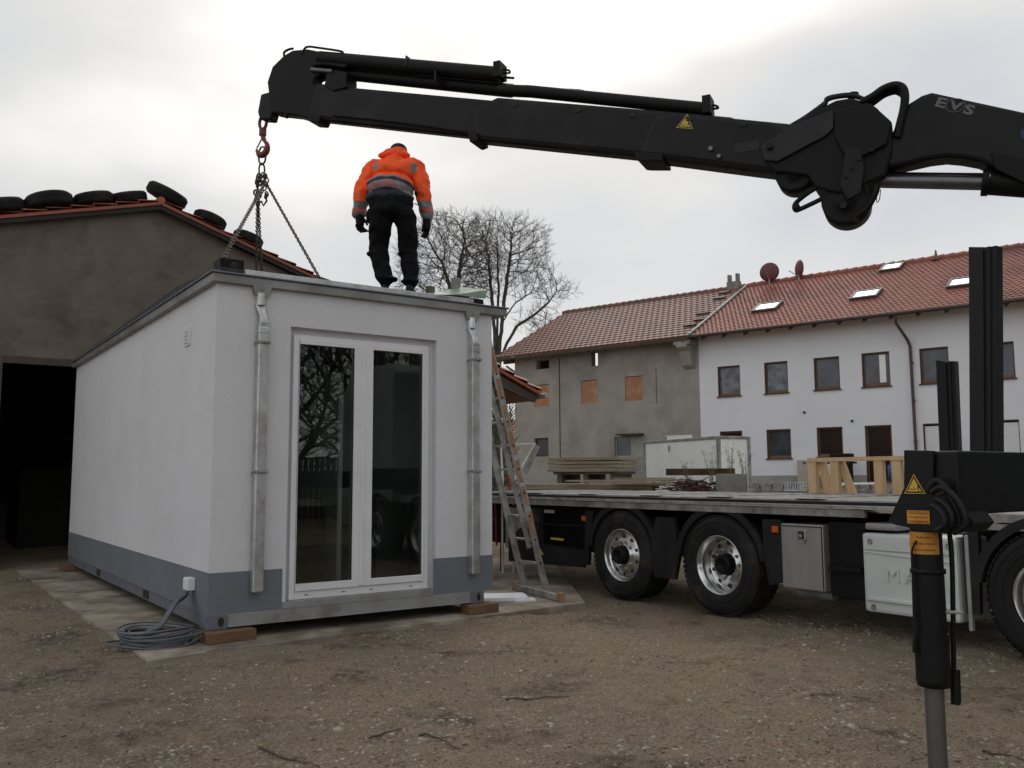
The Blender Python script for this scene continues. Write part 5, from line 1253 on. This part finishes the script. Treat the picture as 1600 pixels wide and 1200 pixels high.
s_, z_ = bp(1606, 208, -.13); b = B(); b.lathe([(-.1325, .001), (-.1325, .055)], (s_, 0, z_), 'y', 24); b.build('round_emblem', 'emblem', mn)
# triangle sign on the boom
def tri_sign(parent, T_, s, fig=True):
    def tri(r): return [(r*math.cos(rad(a)), r*math.sin(rad(a))) for a in (90, 210, 330)]
    for r_, z_, m in ((s, 0.0, 'yellow'), (s*.88, .0012, 'ink'), (s*.66, .0024, 'yellow')):
        b = B(); b.add([T_ @ Vector((p[0], p[1], z_)) for p in tri(r_)]+[T_ @ Vector((p[0], p[1], z_+.001)) for p in tri(r_)], [(0, 2, 1), (3, 4, 5), (0, 1, 4, 3), (1, 2, 5, 4), (2, 0, 3, 5)]); b.build('warning_triangle', m, parent)
    b = B(); 
    for P_ in ([(-.02, .0), (.0, -.02), (.02, -.015), (.005, .01)], [(.14, -.05), (.19, -.05), (.2, .05), (.165, .12), (.13, .05)], [(.155, -.2), (.175, -.2), (.18, -.05), (.15, -.05)], [(-.22, -.04), (-.02, -.07), (.1, -.02), (.1, -.04), (-.02, -.1), (-.22, -.07)]):
        b.add([T_ @ Vector((p[0]*s*2, p[1]*s*2-.02*s, .0042)) for p in P_], [tuple(range(len(P_)))])
    b.build('pictogram', 'ink', parent)
s_, z_ = bp(1071, 193, -.14); tri_sign(bm_, Matrix.Translation((s_, -.1415, z_)) @ Matrix.Rotation(rad(90), 4, 'X') @ Matrix.Rotation(rad(-14), 4, 'Z'), .095)
# hook
b = B(); 
s0, z0 = bp(411, 190); s1, z1 = bp(411, 208)
b.tube([(s0+.055*math.cos(t), 0, (z0+z1)/2+.08+ (.085)*math.sin(t)-.02) for t in [i*2*math.pi/20 for i in range(20)]], .02, 8, closed=True)
zc = z1-.01; b.tube([(0+s0, 0, zc+.07), (s0, 0, zc-.02)], .045, 14)
hkc = (s0-.0, bp(411, 231)[1])
arc = [(s0, 0, zc-.02), (s0+.015, 0, zc-.06)]+[(hkc[0]-.005+.085*math.cos(rad(a)), 0, hkc[1]+.09*math.sin(rad(a))) for a in range(55, -181, -18)]
n_ = len(arc); b.tube(arc, [.03, .032]+[.022+.02*math.sin(math.pi*min(1, i/(n_-3)))*1.0-(0.008 if i > n_-6 else 0) for i in range(n_-2)], 10)
hook = b.build('hook', 'red', crane)
b = B(); b.tube([(s0+.01, 0, zc-.03), (hkc[0]-.09, 0, hkc[1]+.01)], .009, 6); b.build('safety_latch', 'red', hook)
# outrigger in the truck's frame
b = B(); b.bbox(-3.12, .3, -4.17, -4.02, 1.225, 1.50, .012); b.bbox(-.6, 2.9, -4.22, -3.97, 1.19, 1.54, .012); b.build('outrigger_beam', 'black', crane, TF)
def ep(px, py, v=-3.14): q = TF.inverted() @ onpl(px, py, TF @ Vector((v, 0, 0)), TF.to_3x3() @ Vector((1, 0, 0))); return (q.y, q.z)
pl_ = [(1412, 703), (1412, 762), (1387, 815), (1398, 820), (1418, 824), (1430, 830), (1478, 832), (1494, 822), (1492, 800), (1470, 765), (1458, 750), (1458, 704)]
b = B(); b.prism([ep(*p) for p in pl_], -3.14, -3.121, 'yz'); bk = edge_soft(b.build('leg_bracket', 'black', crane, TF), .004)
b = B(); b.prism([ep(*p) for p in ((1450, 800), (1505, 800), (1518, 818), (1505, 832), (1455, 832))], -3.12, -2.95, 'yz'); b.build('bracket_back', 'boom_dark', crane, TF)
Tt = TF @ Matrix(((0, 0, -1, -3.143), (-1, 0, 0, 0), (0, 1, 0, 0), (0, 0, 0, 1)))
def ET(px, py, d=0): y, z = ep(px, py); return FR[crane].inverted() @ TF @ Matrix.Translation((-3.1425-d, y, z)) @ Matrix(((0, 0, -1, 0), (-1, 0, 0, 0), (0, 1, 0, 0), (0, 0, 0, 1)))
tri_sign(bk, ET(1429.5, 761), .058)
def label(parent, T_, w_, h_, lines, size):
    b = B(); b.box(-w_/2, w_/2, -h_/2, h_/2, 0, .0015, T_); o = b.build('warning_label', 'orange_sticker', parent)
    b = B(); e_ = .003
    for (a, c, d, f) in ((-w_/2+.003, w_/2-.003, h_/2-.0055, h_/2-.004), (-w_/2+.003, w_/2-.003, -h_/2+.004, -h_/2+.0055)): b.box(a, c, d, f, .0016, .002, T_)
    for i, l in enumerate(lines): text_mesh(b, l, size, T_ @ Matrix.Translation((0, h_/2-(i+.62)*h_/(len(lines)+.25), .0019)), .0002)
    b.build('lettering', 'ink', o)
label(bk, ET(1435.5, 808), .105, .058, ['Gefahrenbereich', 'im abgestützten', 'Kranstützbereich'], .0135)
Lg = TF.inverted() @ aty(1451, 900, 3.9); lx, ly = Lg.x, Lg.y
lx, ly = -3.06, ly
yl = ep(1449, 880, lx)[0]; ly = yl
b = B(); b.cyl((lx, ly, .50), (lx, ly, 1.16), .066, 28); b.cyl((lx, ly, .50), (lx, ly, .70), .0715, 28); b.lathe([(.47, .05), (.475, .068), (.50, .0715)], (lx, ly, 0), 'z', 28)
lego = b.build('support_leg', 'black', crane, TF)
b = B(); b.lathe([(.962, .066), (.962, .074), (.982, .074), (.982, .066)], (lx, ly, 0), 'z', 28); b.build('clamp_ring', 'boom', crane, TF)
b = B(); b.cyl((lx, ly, .06), (lx, ly, .50), .040, 24); b.build('support_ram', 'piston', crane, TF)
b = B(); b.lathe([(.02, .001), (.02, .11), (.035, .11), (.055, .05), (.08, .045)], (lx, ly, 0), 'z', 28); b.build('foot_plate', 'boom', crane, TF)
# label wrapped around the leg
zt0, zt1 = ep(1450, 832, lx-.068)[1], ep(1450, 867, lx-.068)[1]
Rg = .0675; b = B(); n_ = 14; vs = []
for i in range(n_+1):
    a = rad(180-78+156*i/n_) ; vs += [(lx+Rg*math.cos(a), ly+Rg*math.sin(a), zt1), (lx+Rg*math.cos(a), ly+Rg*math.sin(a), zt0)]
b.add(vs, [(2*i, 2*i+2, 2*i+3, 2*i+1) for i in range(n_)], True); wl = b.build('warning_label', 'orange_sticker', crane, TF)
b = B()
for i, l in enumerate(('Aufenthalt', 'unter dem Bereich', 'ist zu verboten')):
    k = len(b.v); hh = (zt0-zt1); T_ = Matrix.Translation((0, zt0-hh*(.24+i*.28), 0)); text_mesh(b, l, .0155, T_, .0001)
    for j in range(k, len(b.v)):
        x, z, d = b.v[j]; a = rad(180)+x/Rg+rad(22); b.v[j] = (lx+(Rg+.0008+d)*math.cos(a), ly+(Rg+.0008+d)*math.sin(a), z)
b.build('lettering', 'ink', wl, TF)
# hoses and side rods at the leg
def wp(px, py, v): q = TF.inverted() @ onpl(px, py, TF @ Vector((v, 0, 0)), TF.to_3x3() @ Vector((1, 0, 0))); return (v, q.y, q.z)
def th_(pts, r_, name, m, v):
    b = B(); pts = smooth_pts(pts) if len(pts) > 3 else pts; b.tube([wp(*p, v) for p in pts], r_, 8); return b.build(name, m, crane, TF)
th_([(1432, 845), (1425, 862), (1426, 900), (1429, 1000)], .005, 'hydraulic_hose', 'rubber', -3.14); th_([(1429, 1000), (1429, 1020)], .009, 'hose_end', 'boom', -3.14)
th_([(1480, 800), (1487, 870), (1489, 950), (1490, 1045)], .011, 'guide_tube', 'black', -2.98)
th_([(1476, 957), (1505, 957)], .007, 'hose_clamp', 'sill', -3.04)
th_([(1492, 1045), (1494, 1100)], .022, 'lever_handle', 'black', -2.98); th_([(1480, 1099), (1504, 1100)], .004, 'lever_pin', 'sill', -2.98)
for k, (p_, r_) in enumerate((([(1450, 768), (1462, 752), (1474, 758), (1484, 775), (1496, 800), (1500, 825)], .017), ([(1456, 770), (1470, 762), (1490, 775), (1506, 800), (1508, 822), (1490, 832)], .014), ([(1462, 780), (1478, 790), (1488, 812), (1478, 828)], .014), ([(1455, 790), (1470, 800), (1476, 820), (1465, 830)], .015))):
    th_(p_, r_, 'hydraulic_hose', 'black', -3.17-.02*k)
b = B(); x_, y_, z_ = wp(1464, 767, -3.16); b.lathe([(-.02, .001), (-.02, .016), (.02, .018)], (x_, y_, z_), 'x', 14); b.build('hose_fitting', 'galv', crane, TF)

# ------------------------------------------------------------------ lifting chains
master = KF @ Vector((hkc[0]+.0, 0, hkc[1]-.08))
sling = thing('chain_sling', 'four-leg lifting chain hanging from the red hook to the cabin roof', 'chain', Matrix.Translation(master))
def link_mesh(b, c, d, roll, L, w_, r_):
    d = d.normalized(); x = d.cross(Vector((.2, 1, .1))).normalized(); y = d.cross(x)
    a = x*math.cos(roll)+y*math.sin(roll); pts = []
    for i in range(10):
        t = 2*math.pi*i/10; pts.append(c + a*(w_*math.cos(t)) + d*(L*math.sin(t)))
    b.tube(pts, r_, 5, closed=True)
def chain(b, P, Q, pitch=.045, r_=.0065):
    n = int((Q-P).length/pitch); d = (Q-P)/n
    for i in range(n): link_mesh(b, P+d*(i+.5), d, (i % 2)*math.pi/2+.4, pitch*.68, pitch*.38, r_)
apex = Vector((0, 0, -.36)); b = B()
link_mesh(b, Vector((0, 0, -.02)), Vector((0, 0, 1)), 0, .12, .05, .013); link_mesh(b, Vector((0, 0, -.20)), Vector((0, 0, 1)), .9, .085, .038, .012); b.build('master_link', 'chain', sling)
b = B(); rnd = random.Random(4)
for k in range(26): link_mesh(b, Vector((rnd.uniform(-.07, .07), rnd.uniform(-.06, .06), -.27-rnd.random()*.30)), Vector((rnd.uniform(-.4, .4), rnd.uniform(-.3, .3), 1)), rnd.random()*3, .032, .02, .0095)
for a in (-.06, .05): b.tube([(a, 0, -.52), (a*1.4, 0, -.60), (a*.6, 0, -.66), (a*.1, 0, -.60)], .013, 6)
b.build('shortening_hooks', 'chain', sling)
for (vx, uy, z) in ((.05, .35, 3.2), (1.45, .95, 3.3), (2.75, 6.6, 3.3), (2.68, 6.9, 3.3)):
    Q = CF @ Vector((vx, uy, z)) - master; b = B(); off = Vector((.05 if Q.x > 0 else -.05, 0, 0)) if abs(Q.x) > .35 else Vector()
    chain(b, apex+off, Q); b.build('chain_leg', 'chain', sling)

# ------------------------------------------------------------------ worker
def blob(name, parts, mats, parent, vox=.012, smooth=4, disp=None, matf=None):
    bm = bmesh.new()
    def sphere(c, r, R_=None):
        g = bmesh.ops.create_icosphere(bm, subdivisions=3, radius=1)['verts']
        for v in g:
            q = Vector((v.co.x*r[0], v.co.y*r[1], v.co.z*r[2])); v.co = Vector(c) + (R_ @ q if R_ else q)
    for p in parts:
        if p[0] == 'e': sphere(p[1], p[2], Matrix.Rotation(rad(p[3]), 3, p[4]) if len(p) > 3 else None)
        else:
            _, a, ra, c, rc = p; a, c = Vector(a), Vector(c); n = max(2, int((c-a).length/.012))
            for i in range(n+1): t = i/n; r = ra+(rc-ra)*t; g = bmesh.ops.create_icosphere(bm, subdivisions=2, radius=r)['verts']; [setattr(v, 'co', v.co+a.lerp(c, t)) for v in g]
    me = bpy.data.meshes.new(name); bm.to_mesh(me); bm.free(); o = bpy.data.objects.new(name, me); col.objects.link(o)
    md = o.modifiers.new('r', 'REMESH'); md.mode = 'VOXEL'; md.voxel_size = vox; md.use_smooth_shade = True
    if smooth: md = o.modifiers.new('s', 'SMOOTH'); md.iterations = smooth; md.factor = .5
    dg = bpy.context.evaluated_depsgraph_get(); m2 = bpy.data.meshes.new_from_object(o.evaluated_get(dg)); o.modifiers.clear(); o.data = m2; bpy.data.meshes.remove(me)
    if disp:
        amp, fr_ = disp; nv = [v.normal.copy() for v in m2.vertices]
        for v, nn_ in zip(m2.vertices, nv):
            k = amp*((noise.noise(Vector(((v.co.x+.5*v.co.z)*fr_*.9, v.co.y*fr_*.6, (v.co.z-.4*v.co.x)*fr_*.9))))+.55*(.25-abs(noise.noise(Vector((v.co.x*fr_*.8+4+v.co.z*fr_*.5, v.co.y*fr_, v.co.z*fr_*1.3)))))); v.co += nn_*k
    for m_ in mats: m2.materials.append(M[m_])
    if matf:
        for p in m2.polygons: p.material_index = matf(p.center)
    for p in m2.polygons: p.use_smooth = True
    o.parent = parent; return o
FC = CF @ Vector((1.98, .50, 0)); YP = FC.y; FZ = 3.275+.0607*(.50-.2)
PF = Matrix.Translation((FC.x, YP, FZ)) @ Matrix.Rotation(rad(0), 4, 'Z')
man = thing('person', 'worker in an orange jacket and black trousers stooping on the cabin roof', 'person', PF)
kP = YP/FPX/math.cos(0); 
def W_(px, py, y=0):
    P = aty(px, py, YP+y); return (P.x-FC.x, y, P.z-FZ)
fl, fr2 = W_(604, 449), W_(645, 456)
dz = -min(fl[2], 0)
hipL, hipR = W_(598, 338, .0), W_(632, 338, .0); knL, knR = W_(591, 388, .10), W_(637, 390, .08); anL, anR = W_(602, 436, -.02), W_(641, 440, -.02)
pel = W_(611, 318, .02); wa = W_(611, 300, .10); ch = W_(613, 272, .30); shL, shR = W_(584, 264, .36), W_(649, 264, .36); nk = W_(619, 246, .48); hd = W_(622, 240, .60)
elL, elR = W_(566, 302, .30), W_(662, 302, .30); wrL, wrR = W_(561, 332, .32), W_(667, 335, .32)
legs = [('c', hipL, .098, knL, .072), ('c', knL, .072, anL, .052), ('c', hipR, .098, knR, .072), ('c', knR, .072, anR, .052)]
body = [('e', pel, (.17, .12, .13)), ('c', pel, .13, wa, .13), ('c', wa, .13, ch, .16), ('c', shL, .06, shR, .06), ('c', ch, .12, nk, .06), ('c', nk, .055, hd, .06), ('e', hd, (.075, .09, .10)),
        ('c', shL, .055, elL, .04), ('c', elL, .04, wrL, .028), ('c', shR, .055, elR, .04), ('c', elR, .04, wrR, .028)] + [('c', hipL, .08, knL, .055), ('c', knL, .055, anL, .04), ('c', hipR, .08, knR, .055), ('c', knR, .055, anR, .04)]
face = [('e', (hd[0], hd[1]+.085, hd[2]-.02), (.018, .025, .02)), ('e', (hd[0]-.08, hd[1], hd[2]-.01), (.012, .02, .03)), ('e', (hd[0]+.08, hd[1], hd[2]-.01), (.012, .02, .03))]
blob('body', body+face, ['skin'], man, .016, 3)
tr_ = [('e', (pel[0], pel[1], pel[2]-.01), (.235, .16, .15)), ('e', (pel[0], -.03, pel[2]-.10), (.21, .14, .10)), ('c', pel, .16, wa, .16),
       ('c', hipL, .125, W_(592, 365, .06), .118), ('c', W_(592, 365, .06), .118, knL, .108), ('c', knL, .108, W_(596, 415, .03), .098), ('c', W_(596, 415, .03), .098, anL, .086), ('e', (anL[0]+.015, anL[1], anL[2]+.0), (.108, .10, .036)), ('e', (knL[0], knL[1]-.02, knL[2]-.07), (.118, .11, .03)),
       ('c', hipR, .128, W_(637, 365, .05), .112), ('c', W_(637, 365, .05), .112, knR, .10), ('c', knR, .10, W_(641, 415, .03), .09), ('c', W_(641, 415, .03), .09, anR, .082), ('e', (anR[0]-.005, anR[1], anR[2]), (.098, .10, .036)), ('e', (knR[0], knR[1]-.02, knR[2]-.05), (.112, .11, .03)),
       ('e', (hipL[0]-.09, .0, hipL[2]-.10), (.04, .08, .10)), ('e', (hipR[0]+.095, .02, hipR[2]-.08), (.035, .08, .11))]
blob('trousers', tr_, ['trouser'], man, .010, 2, (.020, 10))
hem = W_(611, 312)[2]
jk = [('e', (wa[0], wa[1]-.05, W_(0, 311)[2]), (.262, .185, .085)), ('e', (wa[0], wa[1]-.02, wa[2]+.02), (.25, .20, .13)), ('e', (ch[0]-.003, .18, W_(0, 284)[2]), (.252, .21, .13)), ('e', (ch[0]+.005, ch[1]-.05, ch[2]+.0), (.245, .21, .12)), ('e', (ch[0]+.015, ch[1]+.02, ch[2]+.07), (.225, .19, .09)),
      ('c', (shL[0]+.03, shL[1]-.03, shL[2]+.01), .10, (shR[0]-.03, shR[1]-.03, shR[2]+.01), .10), ('c', ch, .17, nk, .10), ('e', (nk[0], nk[1]-.05, nk[2]-.0), (.17, .10, .065)), ('e', (nk[0], nk[1]+.03, nk[2]+.01), (.13, .09, .07)),
      ('c', shL, .105, W_(574, 283, .33), .105), ('c', W_(574, 283, .33), .105, elL, .097), ('c', elL, .097, wrL, .078), ('c', shR, .105, W_(657, 283, .33), .10), ('c', W_(657, 283, .33), .10, elR, .092), ('c', elR, .092, wrR, .072)]
def pz(py): return W_(611, py)[2]
def jm(c):
    x, z = c.x-wa[0], c.z
    arm = abs(x) > .262 or (abs(x) > .225 and z < pz(300) and c.y > .24)
    if arm:
        if pz(303) < z: return 0
        if pz(315) < z: return 1
        if pz(318) < z: return 0
        return 1
    zz_ = z + .9*x*x + .10*x
    if zz_ > pz(272):
        if c.y < .50 and .165 < abs(x-.03) < .225 and pz(259) < z < pz(247)+.03: return 1
        return 0
    if zz_ > pz(276): return 1
    if zz_ > pz(284): return 3
    if zz_ > pz(286): return 1
    if zz_ > pz(297): return 1 if x > .09 else 2
    return 3
blob('jacket', jk, ['orange', 'reflective', 'reflred', 'navy'], man, .0085, 2, (.021, 11), jm)
# hood roll and cap
blob('hood', [('e', (nk[0]-.01, nk[1]-.09, nk[2]-.01), (.185, .09, .05)), ('e', (nk[0]-.005, nk[1]-.03, nk[2]+.035), (.145, .10, .06)), ('e', (nk[0]+.02, nk[1]-.02, nk[2]+.07), (.10, .08, .04))], ['orange'], man, .010, 3, (.006, 14))
blob('cap', [('e', (hd[0]+.012, hd[1]-.05, hd[2]+.012), (.100, .115, .085)), ('e', (hd[0], hd[1]+.10, hd[2]-.03), (.07, .06, .015))], ['navy'], man, .010, 2)
# hands in gloves: palm, four fingers and thumb each
def glove(w_, side, pts_dir, fingers, thumb):
    w_ = Vector(w_); pr = [('c', w_, .040, w_+Vector(pts_dir)*.45, .038), ('c', w_+Vector(pts_dir)*.45, .038, w_+Vector(pts_dir), .036)]
    for (o_, m_, t_) in fingers:
        a = w_+Vector(o_); c = a+Vector(m_); e_ = c+Vector(t_); pr += [('c', a, .0125, c, .0115), ('c', c, .0115, e_, .0095)]
    a = w_+Vector(thumb[0]); c = a+Vector(thumb[1]); e_ = c+Vector(thumb[2]); pr += [('c', a, .015, c, .013), ('c', c, .013, e_, .011)]
    o = blob('glove', pr, ['glove'], man, .006, 2)
    for v in o.data.vertices: v.co = Vector(w_)+(v.co-Vector(w_))*1.3
glove(wrL, -1, (.01, .0, -.10), [((-.018+.012*i, -.015+.012*i, -.115), (.012+.006*i, .005, -.035+.003*i), (.028, .006, -.022+.003*i)) for i in range(4)], ((.03, -.01, -.05), (.03, 0, -.03), (.012, 0, -.03)))
glove(wrR, 1, (-.002, .0, -.12), [((.020-.012*i, -.012+.010*i, -.13), (-.010, .004, -.042+.004*i), (-.022, .006, -.032+.004*i)) for i in range(4)], ((-.025, .03, -.06), (-.012, .02, -.04), (-.008, .01, -.03)))
for an in ((fl, anL), (fr2, anR)):
    f, a = an; sgn = -1 if f is fl else 1; zf = .0
    blob('boot', [('e', (a[0]+.005*sgn, .03, .042), (.048, .13, .040)), ('e', (a[0], -.05, .05), (.046, .06, .05)), ('c', (a[0], -.03, .07), .045, (a[0], a[1], a[2]+.02), .05), ('e', (a[0]+.012*sgn, .10, .035), (.05, .07, .032))], ['rubber'], man, .009, 2)
# jacket cord and tool pouch
b = B(); b.tube([(W_(648, 318, .0)), W_(652, 320, -.02)], .006, 6); b.build('cord', 'navy', man)
blob('tool_pouch', [('e', W_(579, 338, .05), (.05, .06, .09))], ['trouser'], man, .01, 2)

# ------------------------------------------------------------------ ladder
lad = thing('ladder', 'dull aluminium ladder with worn orange strips leaning beside the cabin', 'ladder', CF)
def stile(u, v0, z0, v1, z1, strip, lab=None):
    b = B(); a, c = Vector((v0, u, z0)), Vector((v1, u, z1)); d = (c-a); L = d.length; d.normalize()
    T_ = Matrix.Translation(a) @ Matrix.Rotation(math.atan2(d.x, d.z), 4, 'Y')
    b.bbox(-.042, .042, -.0125, .0125, 0, L, .004, T_); o = b.build('stile', 'ladder', lad)
    b = B(); rnd = random.Random(int(u*100))
    for (p, q) in strip: b.box(-.030, .031, -.0140, -.0126, p*L, q*L, T_)
    if strip: b.build('side_strip', 'orangetape', o)
    b = B(); b.bbox(-.04, .045, -.018, .018, -.03, .06, .01, T_); b.build('foot_cap', 'plinth', o)
    return T_, L
v_at = lambda z, z0=.11: 4.205-.279*(z-z0)
T1, L1 = stile(.876, 4.205, .11, v_at(3.35), 3.35, [(.18, .27), (.285, .36), (.375, .455), (.475, .56), (.575, .655), (.675, .75), (.77, .86), (.88, .97)])
T2, L2 = stile(1.289, 4.18, .11, v_at(3.35)-.02, 3.35, [(.30, .38)])
for k in range(11):
    z = .37+k*.278
    b = B(); v = v_at(z)-.01; b.bbox(v-.016, v+.016, .889, 1.276, z-.013, z+.013, .004); o = b.build('rung', 'ladder', lad)
    b = B(); b.lathe([(-.012, .001), (-.012, .014), (0, .016)], (v+.012, .876-.004, z), 'y', 8); b.build('rung_cap', 'ink', o)
# second section behind
b = B()
for u in (.93, 1.235):
    a = Vector((4.02, u, .55)); c = Vector((3.30, u, 3.0)); d = c-a; T_ = Matrix.Translation(a) @ Matrix.Rotation(math.atan2(d.x, d.z), 4, 'Y'); b.bbox(-.03, .03, -.011, .011, 0, d.length, .004, T_)
b.build('rear_section', 'ladder', lad)
b = B(); pa = CF.inverted() @ atz(806, 919, .06); pb_ = CF.inverted() @ atz(877, 937, .06)
a, c = Vector((pa.x, pa.y, .075)), Vector((pb_.x, pb_.y, .075)); d = (c-a); T_ = Matrix.Translation(a) @ Matrix.Rotation(math.atan2(d.y, d.x), 4, 'Z')
b.bbox(0, d.length, -.02, .02, -.035, .035, .004, T_); st_ = b.build('stabiliser_bar', 'ladder', lad)
for e0, e1 in ((-.04, .03), (d.length-.05, d.length+.03)): b = B(); b.bbox(e0, e1, -.03, .03, -.045, .06, .006, T_); b.build('end_cap', 'orangetape', st_)

# white tubular frame and red stand behind the ladder
q = aty(808, 735, 12.6)
tf_ = thing('tube_frame', 'white tubular frame with a grey slanted tray behind the ladder', 'frame', Matrix.Translation((q.x, q.y, 0)))
def rl(px, py, Y=12.6): P = aty(px, py, Y); return (P.x-q.x, P.y-q.y, P.z)
b = B(); b.tube([rl(785, 745), rl(783, 696), rl(836, 693), rl(802, 752)], .018, 8); b.tube([rl(785, 745), (rl(785, 745)[0], 0, .02)], .018, 8); b.tube([rl(802, 752), (rl(802, 752)[0], 0, .02)], .018, 8); b.build('tube', 'white', tf_)
b = B(); p1, p2, p3, p4 = rl(840, 697), rl(844, 698), rl(822, 742), rl(816, 738); pts = [rl(836, 694), rl(844, 698), rl(823, 743), rl(815, 738)]
b.add([(p[0], p[1]-.02, p[2]) for p in pts]+[(p[0], p[1]+.02, p[2]) for p in pts], [(0, 1, 2, 3), (7, 6, 5, 4), (0, 4, 5, 1), (1, 5, 6, 2), (2, 6, 7, 3), (3, 7, 4, 0)]); b.build('tray', 'alu_dull', tf_)
q = aty(780, 800, 12.9); b = B()
rr = lambda px, py: (lambda P: (P.x-q.x, P.y-q.y, P.z))(aty(px, py, 12.9))
for (a, c) in (((774, 770), (776, 852)), ((786, 770), (783, 858)), ((768, 775), (790, 775)), ((768, 812), (790, 812)), ((793, 742), (797, 765)), ((780, 740), (786, 768))): b.tube([rr(*a), rr(*c)], .02, 6)
b.tube([rr(783, 858), (rr(783, 858)[0], 0, 0.02)], .02, 6)
tag(b.build('red_stand', 'sockred', None, Matrix.Translation((q.x, q.y, 0))), 'red metal stand partly hidden behind the ladder', 'stand')
